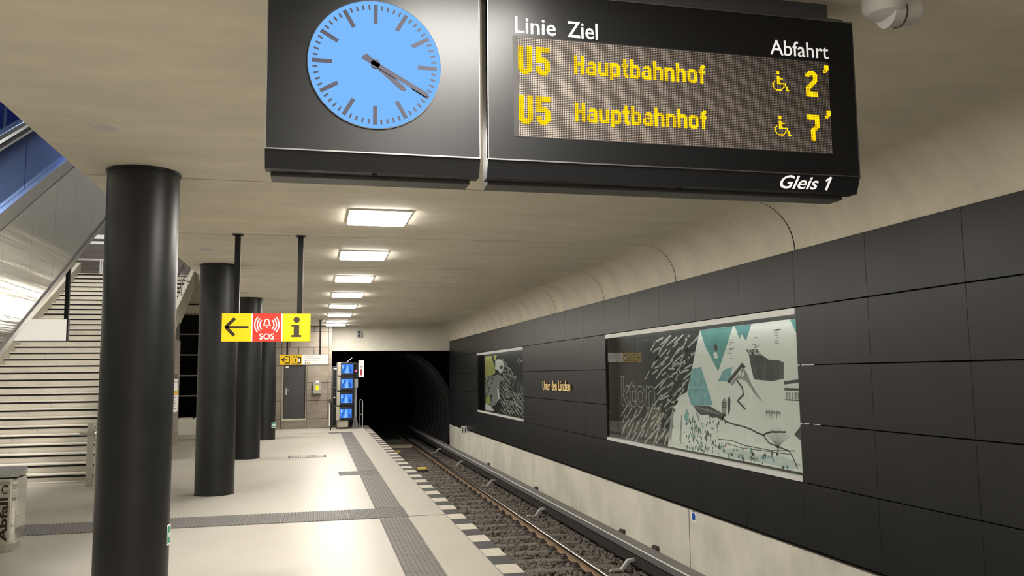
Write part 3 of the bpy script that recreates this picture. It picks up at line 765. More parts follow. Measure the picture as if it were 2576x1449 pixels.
for x in (-4.385, -5.3): part('hanger', MB().box(x-.035, x+.035, 16.5, 16.57, 3.03, zb(16.5)+.05), 'black_metal', wb)

# lift shaft behind the columns
sh = thing('lift_shaft', 'dark glass lift shaft with thin horizontal bars behind the columns', 'lift', (-3.7, 31.9, 0))
part('plinth', MB().box(-4.62, -2.75, 31.0, 33.0, 0, .55), 'beam_concrete', sh)
for z0, z1 in ((.57, 1.33), (1.34, 2.03), (2.04, 2.745), (2.75, 3.46), (3.47, 4.17)):
    part('glass_pane', MB().box(-4.58, -2.8, 31.0, 31.012, z0+.02, z1-.01), 'shaft_glass', sh)
    part('crossbar', MB().box(-4.62, -2.75, 30.97, 31.03, z1-.02, z1+.02), 'steel_plain', sh)
for x in (-4.62, -4.1, -2.79): part('frame_post', MB().box(x, x+.05, 31.0, 31.06, .55, 4.2), 'black_metal', sh)
part('back_wall', MB().box(-4.62, -2.75, 32.6, 33.0, .55, 4.4), 'door_dark', sh)
part('cap', MB().box(-4.7, XO, 30.95, 33.0, 4.2, 4.48), 'beam_concrete', sh)

# waste bin
bn = thing('waste_bin', 'brushed steel waste bin lettered Abfall standing before the stairs', 'bin', (-3.62, 10.98, 0))
def lens(x0, x1, y0, y1, n_=9, r=.06):
    pts = []
    for cx_, cy_, a0 in ((x1-r, y0+r, -90), (x1-r, y1-r, 0), (x0+r, y1-r, 90), (x0+r, y0+r, 180)):
        pts += [(cx_+r*math.cos(math.radians(a0+90*i/(n_-1))), cy_+r*math.sin(math.radians(a0+90*i/(n_-1)))) for i in range(n_)]
    return pts
part('body', MB().prism(lens(-3.95, -3.305, 10.76, 11.2), 'z', .10, .83), 'steel_brushed', bn)
part('plinth', MB().prism(lens(-3.92, -3.34, 10.79, 11.17), 'z', .0, .10), 'steel_plain', bn)
part('neck', MB().prism(lens(-3.93, -3.33, 10.78, 11.18), 'z', .83, .845), 'void_black', bn)
hp = lens(-3.95, -3.305, 10.76, 11.2); hb = MB(); nn = len(hp)
hb.add([(a, b, .845) for a, b in hp]+[(a, b, .868+(b-10.76)*.14) for a, b in hp], [list(range(nn))[::-1], list(range(nn, 2*nn))]+[(i, (i+1) % nn, nn+(i+1) % nn, nn+i) for i in range(nn)])
part('hood', hb, 'steel_plain', bn)
vmap = lambda u, v, w_: (-v, 10.76-w_, u)
part('bin_text', text_mb('Abfall', .13, .62, 3.375, 3.46, vmap, .0015, bold=.035), 'sign_ink', bn)
lg = MB(); stroke(lg, [(-3.412+.03*math.cos(t), .71+.045*math.sin(t)) for t in np.linspace(1.2, 5.4, 12)], .012, front(10.76), 0, .0015); rect(lg, -3.42, -3.38, .735, .76, front(10.76))
part('bin_symbol', lg, 'sign_ink', bn)

# floor grating
gr = thing('floor_grating', 'small steel floor grating with pale slats between columns and guide strip', 'grating', (-.16, 21.46, 0))
part('frame', MB().box(-.61, .29, 21.15, 21.77, -.02, .002), 'joint_dark', gr)
part('end_plate', MB().box(-.61, -.57, 21.15, 21.77, .002, .006), 'tile_grey', gr); part('end_plate', MB().box(.25, .29, 21.15, 21.77, .002, .006), 'tile_grey', gr)
s0 = None
for i in range(20):
    x = -.555+i*.0405
    if s0 is None: s0 = part('slat', MB().box(x, x+.024, 21.17, 21.75, .002, .008), 'tile_cream', gr, origin=(x, 21.17, 0))
    else: inst('slat', s0, gr, (x, 21.17, 0))
# ================================================================== TRACK
ZH = -.905                                  # rail head
def rail(x, lab):
    t = thing('running_rail', lab, 'rail', (x, 12, -1.05))
    y0, y1 = Y0, 58
    part('web', MB().prism([(x-.07, -1.045), (x+.07, -1.045), (x+.07, -1.03), (x+.012, -1.015), (x+.012, -.94), (x+.03, -.93), (x-.03, -.93), (x-.012, -.94), (x-.012, -1.015), (x-.07, -1.03)], 'y', y0, y1), 'rail_rust', t)
    part('head_side', MB().box(x-.036, x+.036, y0, y1, -.935, -.913), 'rail_side_dark', t)
    part('head', MB().prism([(x-.034, -.913), (x-.026, ZH), (x+.026, ZH), (x+.034, -.913)], 'y', y0, y1), 'rail_head', t)
rail(4.10, 'rusty running rail with bright worn head near the grey third rail cover')
rail(2.60, 'running rail close under the platform edge')
sl0 = None
for k in range(-12, 44):
    yy = 12.16+.658*k
    if yy < 4 or yy > 42: continue
    loc = (3.35, yy, -1.12)
    if sl0 is None:
        sl0 = thing('sleeper', 'dark wooden sleeper under the rails, half sunk in ballast', 'sleeper', loc, 'sleepers under the rails')
        part('beam', MB().box(2.08, 4.62, yy-.12, yy+.12, -1.2, -1.047), 'sleeper_wood', sl0, bev=.008)
        for xr in (2.60, 4.10):
            for s in (-1, 1):
                c = MB(); x = xr+s*.105
                c.box(x-.055, x+.055, yy-.07, yy+.07, -1.047, -1.02).cyl((x, yy-.03, -1.02), (x, yy-.03, -.965), .022, n=8).cyl((x+s*.01, yy+.04, -1.02), (x+s*.01, yy+.04, -.975), .02, n=8).box(x-.035, x+.035, yy-.05, yy+.06, -1.02, -.995)
                part('rail_clamp', c, 'fastener', sl0)
    else: copy_tree(sl0, loc)
# ballast
def ballast(n_, y0, y1, name, size):
    phi = (1+5**.5)/2
    iv = np.array([(-1,phi,0),(1,phi,0),(-1,-phi,0),(1,-phi,0),(0,-1,phi),(0,1,phi),(0,-1,-phi),(0,1,-phi),(phi,0,-1),(phi,0,1),(-phi,0,-1),(-phi,0,1)], float)/1.9
    ifc = np.array([(0,11,5),(0,5,1),(0,1,7),(0,7,10),(0,10,11),(1,5,9),(5,11,4),(11,10,2),(10,7,6),(7,1,8),(3,9,4),(3,4,2),(3,2,6),(3,6,8),(3,8,9),(4,9,5),(2,4,11),(6,2,10),(8,6,7),(9,8,1)])
    c = np.stack([rng.uniform(1.99, 5.35, n_), rng.uniform(y0, y1, n_), rng.uniform(-1.105, -1.045, n_)], 1)
    ph = ((c[:, 1]-12.16) % .658); on = ((ph < .13) | (ph > .528)) & (c[:, 0] > 2.05) & (c[:, 0] < 4.65)
    keep = ~(on & (rng.random(n_) > .10)); c[on, 2] = -1.052
    nr = (np.abs(c[:, 0]-4.1) < .17) | (np.abs(c[:, 0]-2.6) < .17); c[nr, 2] -= .035
    c = c[keep]; n_ = len(c)
    s = size*rng.uniform(.55, 1.25, (n_, 1, 1))*rng.uniform(.7, 1.25, (n_, 1, 3))
    v = iv[None]*s*(1+rng.uniform(-.28, .28, (n_, 12, 1)))
    a = rng.uniform(0, 6.28, n_); ca, sa = np.cos(a), np.sin(a)
    x = v[..., 0]*ca[:, None]-v[..., 1]*sa[:, None]; yv = v[..., 0]*sa[:, None]+v[..., 1]*ca[:, None]
    v = np.stack([x, yv, v[..., 2]*.8], 2)+c[:, None]
    fi = (ifc[None]+12*np.arange(n_)[:, None, None]).reshape(-1, 3)
    me = bpy.data.meshes.new(name); V = v.reshape(-1, 3)
    me.vertices.add(len(V)); me.vertices.foreach_set('co', V.ravel())
    me.loops.add(fi.size); me.loops.foreach_set('vertex_index', fi.ravel())
    me.polygons.add(len(fi)); me.polygons.foreach_set('loop_start', np.arange(0, fi.size, 3)); me.polygons.foreach_set('loop_total', np.full(len(fi), 3))
    me.update(); me.validate()
    return me
bo = link('track_ballast', ballast(34000, 6, 30, 'track_ballast', .040), 'ballast')
bo['kind'] = 'stuff'; tag(bo, 'brown crushed stone ballast around the rails and sleepers', 'ballast')
# third rail with cover
tr = thing('third_rail', 'grey covered third rail along the concrete plinth', 'third rail', (4.85, 14, -1.1))
part('cover_front', MB().prism([(4.745, -.775), (4.765, -.775), (4.775, -.70), (4.76, -.672), (4.745, -.68)], 'y', Y0, 44), 'third_cover', tr, smooth=False)
part('cover_top', MB().prism([(4.758, -.672), (4.955, -.668), (4.96, -.70), (4.775, -.70)], 'y', Y0, 44), 'third_cover_top', tr)
part('cover_back', MB().box(4.945, 4.96, Y0, 44, -.80, -.70), 'third_cover', tr)
part('edge_line', MB().box(4.744, 4.758, Y0, 44, -.681, -.669), 'third_edge', tr)
part('current_rail', MB().box(4.79, 4.90, Y0, 44, -.96, -.78), 'third_dark', tr)
part('lower_web', MB().box(4.77, 4.785, Y0, 44, -.95, -.79), 'third_dark', tr)
b0 = None
for yy in (7.3, 12.35, 17.45, 22.5, 27.6, 32.6):
    if b0 is None:
        b0 = part('support_bracket', MB().prism([(4.38, -1.03), (4.38, -1.0), (4.55, -1.0), (4.66, -.87), (4.79, -.85), (4.79, -.9), (4.69, -.91), (4.58, -1.03)], 'y', yy-.035, yy+.035), 'bracket_grey', tr, origin=(4.6, yy, -1))
    else: inst('support_bracket', b0, tr, (4.6, yy, -1))
c0 = None
for yy in (7.0, 12.0, 13.4, 18.95, 24.4):
    if c0 is None: c0 = part('cover_clamp', MB().box(4.96, 5.0, yy-.09, yy+.09, -.80, -.655).cyl((4.955, yy-.05, -.65), (5.005, yy-.05, -.65), .04, n=12).cyl((4.955, yy+.06, -.655), (5.005, yy+.06, -.655), .035, n=12), 'fastener', tr, origin=(4.97, yy, -.7))
    else: inst('cover_clamp', c0, tr, (4.97, yy, -.7))
ym = thing('track_magnet', 'small yellow track magnet lying between the rails', 'track device', (3.32, 26.6, -1.05))
part('cap', MB().box(3.17, 3.45, 26.4, 26.85, -.98, -.93), 'yellow_paint', ym, bev=.015)
part('body', MB().box(3.2, 3.43, 26.42, 26.83, -1.06, -.98), 'fastener', ym)
solo('crossing_plank', MB().box(2.72, 3.98, 35.36, 35.68, -1.04, -.93), 'plank', 'pale wooden crossing plank over the track at the tunnel mouth', 'plank', (3.4, 35.5, -1.04))
solo('yellow_barrier', MB().box(2.55, 3.3, 33.4, 33.5, -1.04, -.97), 'yellow_paint', 'low yellow bar on the sleepers just before the tunnel mouth', 'barrier', (2.9, 33.4, -1.04))

# ================================================================== DISPLAY CASES IN THE WALL
def case_shell(y0, y1, lab, panes):
    t = thing('display_case', lab, 'display case', (5.45, (y0+y1)/2, .715))
    part('top_rail', MB().box(5.328, 5.355, y0+.004, y1-.004, 2.60, 2.672), 'alu_light', t)
    part('case_top', MB().box(5.355, 5.62, y0+.004, y1-.004, 2.668, 2.685), 'void_black', t)
    part('bottom_rail', MB().box(5.328, 5.40, y0+.004, y1-.004, .716, .77), 'alu_light', t)
    part('inner_sill', MB().box(5.40, 5.62, y0+.004, y1-.004, .716, .745), 'cabinet_grey', t)
    part('inner_side', MB().box(5.37, 5.62, y1-.02, y1-.004, .745, 2.60), 'void_black', t)
    part('inner_side', MB().box(5.37, 5.62, y0+.004, y0+.02, .745, 2.60), 'void_black', t)
    ys = [y0+.02]+panes+[y1-.02]
    for a, b in zip(ys[:-1], ys[1:]): part('glass_pane', MB().box(5.356, 5.364, a+.004, b-.004, .772, 2.598), 'vitrine_glass', t)
    part('light_strip', MB().box(5.41, 5.45, y0+.05, y1-.05, 2.65, 2.666), 'vitrine_glow', t)
    return t
def poly_art(par, nm, pts, m, d): part(nm, flat(MB(), [(-a, b) for a, b in pts], side(XA), d, d+.001), m, par)
def line_art(par, nm, pts, wd, m, d): part(nm, stroke(MB(), [(-a, b) for a, b in pts], wd, side(XA), d, d+.001), m, par)
XA = 5.555
def dashes(par, seeds, flow, inside, n_, m='art_dash', ln=(.12, .3), wd=.03):
    """white dash prints scattered in a flowing swarm, kept apart from each other"""
    got = []; mb = MB(); tries = 0
    while len(got) < n_ and tries < n_*60:
        tries += 1
        y_ = random.uniform(*seeds[0]); z_ = random.uniform(*seeds[1])
        if not inside(y_, z_): continue
        if any(abs(y_-a)*.55+abs(z_-b)*1.6 < .165 for a, b in got): continue
        got.append((y_, z_)); a = flow(y_, z_)+random.gauss(0, .14); l = random.uniform(*ln)
        stroke(mb, [(-y_-l/2*math.cos(a), z_-l/2*math.sin(a)), (-y_+l/2*math.cos(a), z_+l/2*math.sin(a))], wd, side(XA), .0015, .0025)
    part('dash_print', mb, m, par)

v1 = case_shell(8.548, 15.023, 'large glazed display case with teal, white and black artwork in the dark wall', [9.87, 11.14, 12.46, 13.75])
art = part('artwork', MB().box(XA, 5.62, 8.57, 15.0, .745, 2.665), 'art_black', v1)
WH = [(11.45, 2.572), (8.575, 2.572), (8.575, .77), (12.75, .77), (12.62, 1.19), (12.5, 1.42), (12.42, 1.5), (12.29, 1.57), (12.1, 1.62), (11.97, 1.65), (11.78, 1.98), (11.59, 2.35)]
poly_art(art, 'white_field', WH, 'art_white', .0015)
poly_art(art, 'teal_field', [(11.45, 2.57), (10.44, 2.57), (10.92, 1.96), (11.29, 2.32)], 'art_teal', .003)
poly_art(art, 'teal_field', [(10.39, 2.57), (9.94, 2.57), (10.1, 2.36), (10.21, 2.45), (10.27, 2.39)], 'art_teal', .003)
poly_art(art, 'teal_field', [(9.02, 2.57), (8.575, 2.57), (8.575, 2.36), (8.83, 2.43), (8.91, 2.41)], 'art_teal', .003)
poly_art(art, 'teal_mountain', [(11.78, 2.0), (11.46, 2.03), (11.12, 1.48), (11.82, 1.45), (11.95, 1.64)], 'art_teal_light', .003)
poly_art(art, 'teal_slope', [(10.95, 1.82), (10.75, 1.98), (10.5, 2.02), (10.55, 1.9), (10.68, 1.82)], 'art_teal_light', .003)
poly_art(art, 'dark_cliff', [(10.04, 2.18), (9.82, 2.17), (9.67, 2.15), (9.53, 2.09), (9.33, 2.09), (9.2, 2.06), (9.22, 1.86), (9.48, 1.83), (9.93, 1.85), (9.99, 2.0)], 'art_ink', .003)
poly_art(art, 'cliff_top', [(10.1, 2.24), (9.83, 2.24), (9.69, 2.16), (10.04, 2.18)], 'art_pattern', .0045)
poly_art(art, 'roof', [(10.67, 1.82), (10.23, 2.07), (10.13, 2.02), (10.18, 1.99), (10.23, 2.01), (10.6, 1.79)], 'art_ink', .0045)
poly_art(art, 'house_wall', [(10.58, 1.78), (10.22, 2.0), (10.12, 1.95), (10.0, 1.79), (9.88, 1.68), (9.93, 1.66), (10.14, 1.83), (10.35, 1.86), (10.53, 1.76)], 'art_grey', .003)
for a in (10.4, 10.32, 10.24): poly_art(art, 'window_mark', [(a, 1.93), (a-.05, 1.96), (a-.05, 1.91), (a, 1.88)], 'art_white', .0045)
poly_art(art, 'beam_mark', [(9.88, 1.68), (9.71, 1.54), (9.85, 1.62), (9.91, 1.65)], 'art_grey', .003)
poly_art(art, 'log_pile', [(11.75, 1.45), (11.2, 1.46), (10.96, 1.4), (10.73, 1.36), (10.85, 1.27), (11.0, 1.31), (11.13, 1.3), (11.3, 1.33), (11.51, 1.32), (11.69, 1.39)], 'art_ink', .003)
for i in range(7): line_art(art, 'log_mark', [(11.7-.13*i, 1.44-.008*i), (11.35-.1*i, 1.40-.012*i)], .008, 'art_grey', .0045)
poly_art(art, 'small_figure', [(10.85, 1.53), (10.77, 1.6), (10.7, 1.54), (10.73, 1.34), (10.83, 1.37)], 'art_grey', .003)
poly_art(art, 'small_figure', [(10.68, 1.57), (10.61, 1.62), (10.59, 1.57), (10.61, 1.42), (10.67, 1.36)], 'art_ink', .003)
for i in range(3): line_art(art, 'figure_stripe', [(10.85, 1.52-.03*i), (10.7, 1.53-.03*i)], .01, 'art_ink', .0045)
poly_art(art, 'small_figure', [(11.03, 2.32), (10.95, 2.36), (10.9, 2.3), (10.96, 2.22)], 'art_ink', .0045)
poly_art(art, 'small_figure', [(11.05, 2.22), (10.95, 2.25), (10.9, 2.15), (11.0, 2.14)], 'art_white', .0045)
poly_art(art, 'fold_mark', [(12.71, .97), (12.5, 1.4), (12.46, 1.4), (12.62, .83)], 'art_grey', .003)
poly_art(art, 'fold_mark', [(12.3, .9), (12.2, 1.3), (12.17, 1.3), (12.24, .84)], 'art_grey', .003)
poly_art(art, 'cave', [(12.11, 1.27), (11.99, 1.4), (11.92, 1.32), (12.02, 1.15)], 'art_teal_light', .003)
poly_art(art, 'rock', [(9.04, 1.2), (8.87, 1.33), (8.83, 1.23), (8.75, 1.05), (8.91, 1.14)], 'art_ink', .003)
for a, b, c in ((1.79, 1.83, .05), (1.72, 1.75, .0), (1.60, 1.615, .0)): poly_art(art, 'terrace', [(9.21, a), (8.6, a+c), (8.6, b+c), (9.21, b)], 'art_ink', .003)
for i in range(9): poly_art(art, 'shelf_mark', [(9.19-.065*i, 1.62), (9.15-.065*i, 1.62), (9.15-.065*i, 1.70), (9.19-.065*i, 1.70)], 'art_grey', .003)
for pts, wd in (([(10.85, 1.32), (10.75, 1.27), (10.59, 1.25), (10.45, 1.235), (10.29, 1.23), (10.05, 1.2), (9.9, 1.165), (9.75, 1.15), (9.66, 1.18), (9.56, 1.2), (9.22, 1.22)], .022), ([(9.75, 1.15), (9.63, 1.06), (9.42, 1.03), (9.18, 1.0), (9.1, .94), (9.0, .81)], .02),
                ([(10.39, 1.84), (10.25, 1.74), (10.22, 1.65), (10.39, 1.56), (10.19, 1.46)], .03), ([(10.99, 1.01), (10.6, 1.02), (10.24, .98), (9.58, .97), (9.04, 1.01)], .012), ([(10.76, .97), (10.32, .94), (9.74, .95), (9.16, .96)], .01)):
    line_art(art, 'crack', pts, wd, 'art_ink', .003)
# speckled foreground
sp = {'art_ink': MB(), 'art_teal': MB(), 'art_grey': MB()}
for i in range(190):
    a = random.gauss(11.55, .3); z_ = random.uniform(.8, 1.33)
    if i > 140: a = random.uniform(9.2, 11.2); z_ = random.uniform(.79, .97)
    if a > 12.35 or a < 8.7: continue
    r = random.uniform(.012, .04); q = [(-(a+r*random.uniform(.4, 1.2)*math.cos(t)*(1.3 if i > 140 else .8)), z_+r*random.uniform(.5, 1.4)*math.sin(t)) for t in np.linspace(0, 2*math.pi, 7)[:-1]]
    flat(sp[('art_ink', 'art_teal', 'art_grey')[i % 3]], q, side(XA), .003+.0002*(i % 5), .0042+.0002*(i % 5))
for m_, mb in sp.items(): part('speckle_print', mb, m_, art)
tk = MB()
for i in range(34):
    a = (10.55, 9.85, 9.33)[i % 3]+random.uniform(-.05, .05); z_ = random.uniform(2.26 if i % 3 == 2 else 2.12, 2.5); l = random.uniform(.02, .07)
    stroke(tk, [(-a-l, z_), (-a+l, z_+random.uniform(-.004, .004))], .009, side(XA), .003, .0042)
part('tick_print', tk, 'art_grey', art)
tr_ = MB()
for i in range(16):
    t_ = -.9+1.8*i/15; stroke(tr_, [(-9.42+.02*t_, .98), (-9.42-.10*t_, 1.08), (-9.42-.30*t_, 1.16+.12*(1-abs(t_)))], .006, side(XA), .0030, .0040)
part('bare_tree', tr_, 'art_grey', art)
for a in (9.62, 9.5, 9.38): poly_art(art, 'small_animal', [(a+.06, 1.44), (a+.03, 1.47), (a-.03, 1.46), (a-.05, 1.48), (a-.06, 1.44), (a-.035, 1.36), (a-.03, 1.43), (a+.02, 1.42), (a+.03, 1.35), (a+.045, 1.42)], 'art_grey', .003)
poly_art(art, 'wash', [(11.0, .86), (10.4, .93), (9.9, .89), (9.3, .92), (8.9, .86), (9.1, .79), (9.9, .80), (10.6, .79)], 'art_wash', .0022)
inb = lambda y_, z_: .82 < z_ < 2.52 and y_ < 14.75 and not (13.12 < y_ < 14.95 and 1.30 < z_ < 1.93) and y_ > (11.62+(2.35-z_)*.55 if z_ > 1.62 else 12.35+(1.6-z_)*.55) and (y_ < 13.35-(z_-1.7)*.15 if z_ > 1.95 else True) and (z_ < 1.35 or y_ < 13.6)
dashes(art, ((11.6, 14.8), (.82, 2.52)), lambda y_, z_: .62 if z_ < 1.3 else .36, inb, 100, ln=(.16, .46))
part('outline_lettering', text_mb('kton', -14.82, -13.22, 1.34, 1.90, side(XA), .002, outline=.012, bold=.02), 'art_outline', art)

v2 = case_shell(21.498, 27.973, 'glazed display case with yellow and black artwork between station name and tunnel', [22.8, 24.09, 25.38, 26.68])
art2 = part('artwork', MB().box(XA, 5.62, 21.52, 27.95, .745, 2.665), 'art_black', v2)
poly_art(art2, 'yellow_field', [(27.65, 2.56), (26.64, 2.55), (26.33, 2.33), (26.1, 2.2), (26.05, 2.0), (26.34, 1.95), (27.64, 1.86)], 'art_yellow', .0015)
poly_art(art2, 'yellow_field', [(26.3, 2.56), (25.8, 2.56), (25.95, 2.4), (26.2, 2.4)], 'art_yellow', .0015)
poly_art(art2, 'white_shape', [(26.01, 2.39), (25.6, 2.42), (25.19, 2.4), (24.85, 2.33), (24.76, 2.2), (24.95, 2.06), (25.31, 1.97), (25.6, 2.09), (26.05, 2.12)], 'art_white', .003)
poly_art(art2, 'dark_patch', circ(25.15, 2.17, .22, 12, .06), 'art_ink', .0045)
poly_art(art2, 'patterned_field', [(27.64, 1.85), (26.4, 1.92), (26.36, 1.59), (26.7, 1.3), (27.66, 1.2)], 'art_pattern', .0015)
poly_art(art2, 'grey_figure', [(26.34, 1.9), (25.61, 1.96), (24.73, 1.85), (24.83, 1.77), (25.3, 1.74), (25.5, 1.5), (25.4, 1.2), (26.17, .98), (26.82, .9), (26.47, 1.48)], 'art_grey', .003)
poly_art(art2, 'pale_stripe', [(25.75, 1.5), (25.5, 1.5), (25.45, 1.2), (25.7, 1.2)], 'art_white', .0045)
poly_art(art2, 'yellow_field', [(27.2, 1.24), (26.85, 1.26), (26.75, 1.0), (27.6, .98), (27.6, 1.18)], 'art_yellow', .003)
poly_art(art2, 'pale_stripe', [(27.66, .98), (26.9, .96), (26.6, .9), (26.2, .79), (27.68, .78)], 'art_white', .003)
in2 = lambda y_, z_: y_ < 25.0+(.2 if z_ < 1.2 else 0)-(0 if z_ < 1.9 else (z_-1.9)*.2) and not (21.5 < y_ < 24.1 and 1.40 < z_ < 1.86) and z_ < 2.45-(25-y_)*.33
dashes(art2, ((21.7, 25.3), (.82, 2.45)), lambda y_, z_: -.3, in2, 105, ln=(.25, .65), wd=.035)
part('outline_lettering', text_mb('Zool', -24.05, -21.55, 1.36, 1.90, side(XA), .002, outline=.012), 'art_grey', art2)
line_art(art2, 'arrow_print', [(22.7, 2.40), (23.0, 2.33), (22.8, 2.25)], .03, 'art_dash', .0015); line_art(art2, 'arrow_print', [(22.7, 2.32), (22.45, 2.31)], .03, 'art_dash', .0015)

for a, b, z_ in ((8.28, 8.53, 2.02), (8.22, 8.36, 1.366), (8.42, 8.53, 1.366)): part('leak_glow', MB().box(5.366, 5.371, a, b, z_-.003, z_+.003), 'sign_white', v1)  # glowing slivers imitate case light leaking through the panel joints
# station name
nm = thing('station_name', 'gold letters Unter den Linden on the dark wall', 'lettering', (XW, 18.3, 1.58))
for wd_, a, b in (('Unter', -19.42, -18.76), ('den', -18.62, -18.21), ('Linden', -18.07, -17.19)):
    part('word_sides', text_mb(wd_, a, b, 1.575, 1.80 if wd_ != 'Unter' else 1.785, side(XW), .035, bold=.006), 'text_gold_side', nm)
    part('word_face', text_mb(wd_, a, b, 1.575, 1.80 if wd_ != 'Unter' else 1.785, side(XW-.0352), .004, bold=.006), 'text_gold', nm)
# small plates by the track
hp_ = thing('stop_plate', 'white plate with black letter H at the wall foot', 'sign', (5.25, 30.0, -.2))
part('plate', MB().box(5.13, 5.33, 30.0, 30.01, -.17, .13), 'plate_white', hp_, bev=.004)
part('letter', text_mb('H', 5.17, 5.29, -.12, .08, front(30.0), .002, bold=.02), 'sign_ink', hp_)
part('arm', MB().box(5.32, 5.41, 30.01, 30.03, -.1, -.06), 'alu', hp_)
bp_ = thing('marker_plate', 'small white plate with a blue dot on the concrete plinth', 'sign', (5.4, 11.5, -.2))
sd = side(5.40)
part('plate', rect(MB(), -11.64, -11.45, -.215, -.045, sd, 0, .004), 'plate_white', bp_)
part('blue_dot', flat(MB(), circ(-11.545, -.14, .058, 24), sd, .004, .006), 'plate_blue', bp_)
part('print', rect(MB(), -11.6, -11.49, -.072, -.06, sd, .004, .006), 'sign_ink', bp_)

# ================================================================== PLATFORM END EQUIPMENT
ms = thing('monitor_stack', 'stack of four driver monitors with blue pictures at the platform end', 'monitors', (1.1, 32.4, 0))
part('spine', MB().box(.80, .86, 32.35, 32.75, 0, 2.46), 'cabinet_grey', ms)
part('foot_box', MB().box(.82, 1.23, 32.1, 32.5, .06, .40), 'housing_beige', ms, bev=.01)
part('foot', MB().box(.83, 1.0, 32.05, 32.4, 0, .06), 'fastener', ms)
for i, (zt, zl) in enumerate(((2.39, 2.06), (1.854, 1.51), (1.29, .957), (.743, .409))):
    sh_ = -.012*i
    hs = part('monitor', MB().box(.95+sh_, 1.43+sh_, 32.06, 32.5, zl-.09, zt+.07), 'black_metal', ms, bev=.012)
    part('side_housing', MB().box(.82+sh_, .945+sh_, 32.0, 32.5, zl-.08, zt+.08), 'housing_beige', hs, bev=.01)
    f_ = front(32.06); x0, x1 = .965+sh_, 1.385+sh_
    part('screen', rect(MB(), x0, x1, zl, zt, f_, 0, .004), 'screen_glow', hs)
    pm = MB(); h_ = zt-zl
    flat(pm, [(x0+.14, zl), (x0+.26, zl), (x0+.24, zt-.03), (x0+.2, zt-.03)], f_, .004, .005)
    flat(pm, [(x0+.02, zl+h_*.5), (x0+.09, zl+h_*.62), (x0+.07, zl+h_*.9), (x0+.02, zl+h_*.92)], f_, .004, .005)
    part('picture_light', pm, 'screen_light', hs)
    pd = MB(); flat(pd, [(x0+.015, zl+.02), (x0+.06, zl+.02), (x0+.17, zt-.06), (x0+.15, zt-.03)], f_, .005, .006); flat(pd, [(x0+.31, zl+.05), (x0+.39, zl+.03), (x0+.3, zt-.05)], f_, .005, .006)
    part('picture_dark', pd, 'screen_dark', hs)
part('aerial', MB().tube([(1.15, 32.3, 2.46), (1.36, 32.3, 2.64)], .012), 'alu', ms)
sg3 = thing('track_signal', 'track signal showing red on a grey mast with flared foot', 'signal', (1.52, 32.3, 0))
part('lamp_box', MB().box(1.44, 1.60, 32.3, 32.5, 1.87, 2.45), 'black_metal', sg3, bev=.008)
for z_ in (2.33, 2.13): part('hood', MB().ring((1.51, z_), .05, .062, 32.2, 32.3, 0, math.pi, 12), 'black_metal', sg3)
part('red_lamp', MB().cyl((1.495, 32.3, 2.145), (1.495, 32.285, 2.145), .036, n=20), 'signal_red', sg3)
part('junction_box', MB().box(1.425, 1.585, 32.28, 32.42, 1.51, 1.85), 'signal_mast', sg3, bev=.01)
part('mast', MB().cyl((1.5, 32.35, .4), (1.5, 32.35, 1.55), .05, n=20), 'signal_mast', sg3)
mb = MB(); mb.add([(1.36, 32.2, 0), (1.61, 32.2, 0), (1.61, 32.45, 0), (1.36, 32.45, 0), (1.43, 32.28, .42), (1.55, 32.28, .42), (1.55, 32.42, .42), (1.43, 32.42, .42)], [(3,2,1,0),(4,5,6,7),(0,1,5,4),(1,2,6,5),(2,3,7,6),(3,0,4,7)])
part('foot', mb, 'mast_base', sg3)
pt = part('number_plate', MB().box(1.60, 1.80, 32.28, 32.3, 1.92, 2.53), 'plate_white', sg3, bev=.006)
f_ = front(32.28)
part('plate_text', text_mb('UDU', 1.635, 1.765, 2.40, 2.48, f_, .003, bold=.01), 'plate_red', pt)
part('plate_text', text_mb('A1', 1.655, 1.755, 2.25, 2.36, f_, .003, bold=.01), 'sign_ink', pt)
part('red_bar', rect(MB(), 1.665, 1.735, 1.98, 2.21, f_, 0, .003), 'plate_red', pt)
hr = thing('end_railing', 'narrow white tube hoop railing at the platform end', 'railing', (1.72, 32.6, 0))
part('hoop', MB().tube([(1.70, 32.9, 0), (1.69, 32.9, 1.0), (1.70, 32.85, 1.06), (1.75, 32.35, 1.04), (1.76, 32.3, .98), (1.76, 32.3, 0)], .018, 10), 'alu_light', hr)
part('crossbar', MB().tube([(1.69, 32.9, .5), (1.76, 32.3, .5)], .014), 'alu_light', hr)
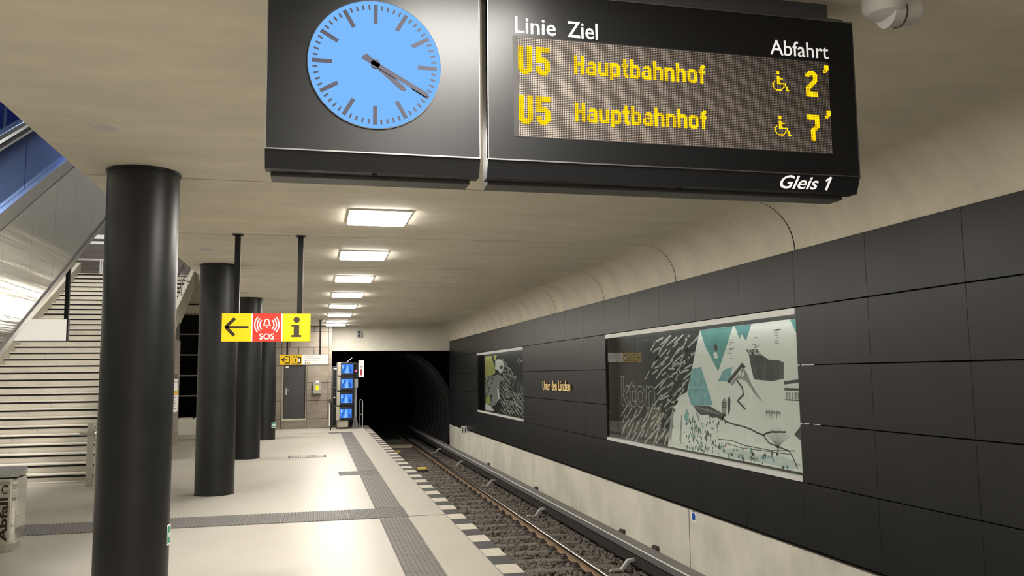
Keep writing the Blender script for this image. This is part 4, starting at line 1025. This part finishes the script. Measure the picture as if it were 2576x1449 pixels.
gt = struct('door_2', MB().box(.64, .68, 33.2, 33.26, 0.02, 2.35).box(.64, 1.5, 33.2, 33.26, 2.30, 2.35).box(.64, 1.5, 33.2, 33.26, 1.5, 1.54).box(.64, 1.5, 33.2, 33.26, .78, .82).box(.64, 1.5, 33.2, 33.26, .02, .07).box(1.46, 1.5, 33.2, 33.26, .02, 2.35), 'dark_grey_metal')
part('gate_sheet', MB().box(.68, 1.46, 33.22, 33.24, .07, 2.30), 'void_black', gt)
part('gate_plate', MB().box(.70, .81, 33.18, 33.2, 2.22, 2.27), 'sign_white_bright', gt); part('gate_knob', MB().ball((.74, 33.17, 1.13), .035), 'alu_light', gt)
bx_ = thing('junction_cabinet', 'grey wall cabinet with yellow F label beside the dark door', 'cabinet', (.08, YE, 1.3))
part('body', MB().box(-.077, .239, YE-.16, YE, 1.303, 1.729), 'cabinet_grey', bx_, bev=.008)
lb = part('label', MB().box(.03, .14, YE-.165, YE-.16, 1.44, 1.61), 'sign_yellow', bx_)
part('letter', text_mb('F', .065, .105, 1.53, 1.58, front(YE-.165), .002), 'sign_ink', lb)
part('top_unit', MB().box(.03, .16, YE-.1, YE, 1.729, 1.79), 'plate_white', bx_); part('lock', MB().cyl((.19, YE-.17, 1.52), (.19, YE-.16, 1.52), .012), 'steel_plain', bx_)
pp = thing('reader_post', 'slim dark post with tilted reader head before the gate', 'post', (.56, 31.6, 0))
part('post', MB().box(.565, .60, 31.6, 31.64, 0, 1.02), 'black_metal', pp); part('sleeve', MB().box(.515, .565, 31.61, 31.64, .15, 1.0), 'alu_light', pp)
part('head', MB().prism([(.42, 1.05), (.52, 1.12), (.61, 1.12), (.62, 1.02), (.5, 1.0)], 'y', 31.52, 31.66), 'fastener', pp)
dv = thing('lintel_lights', 'small grey box with two round lenses on the tunnel lintel', 'signal box', (1.7, 33.85, 3.6))
part('case', MB().box(1.6, 1.8, 33.80, 33.9, 3.465, 3.745), 'signal_mast', dv, bev=.01)
for z_ in (3.68, 3.54): part('lens', MB().cyl((1.69, 33.80, z_), (1.69, 33.78, z_), .045, n=20), 'black_metal', dv)
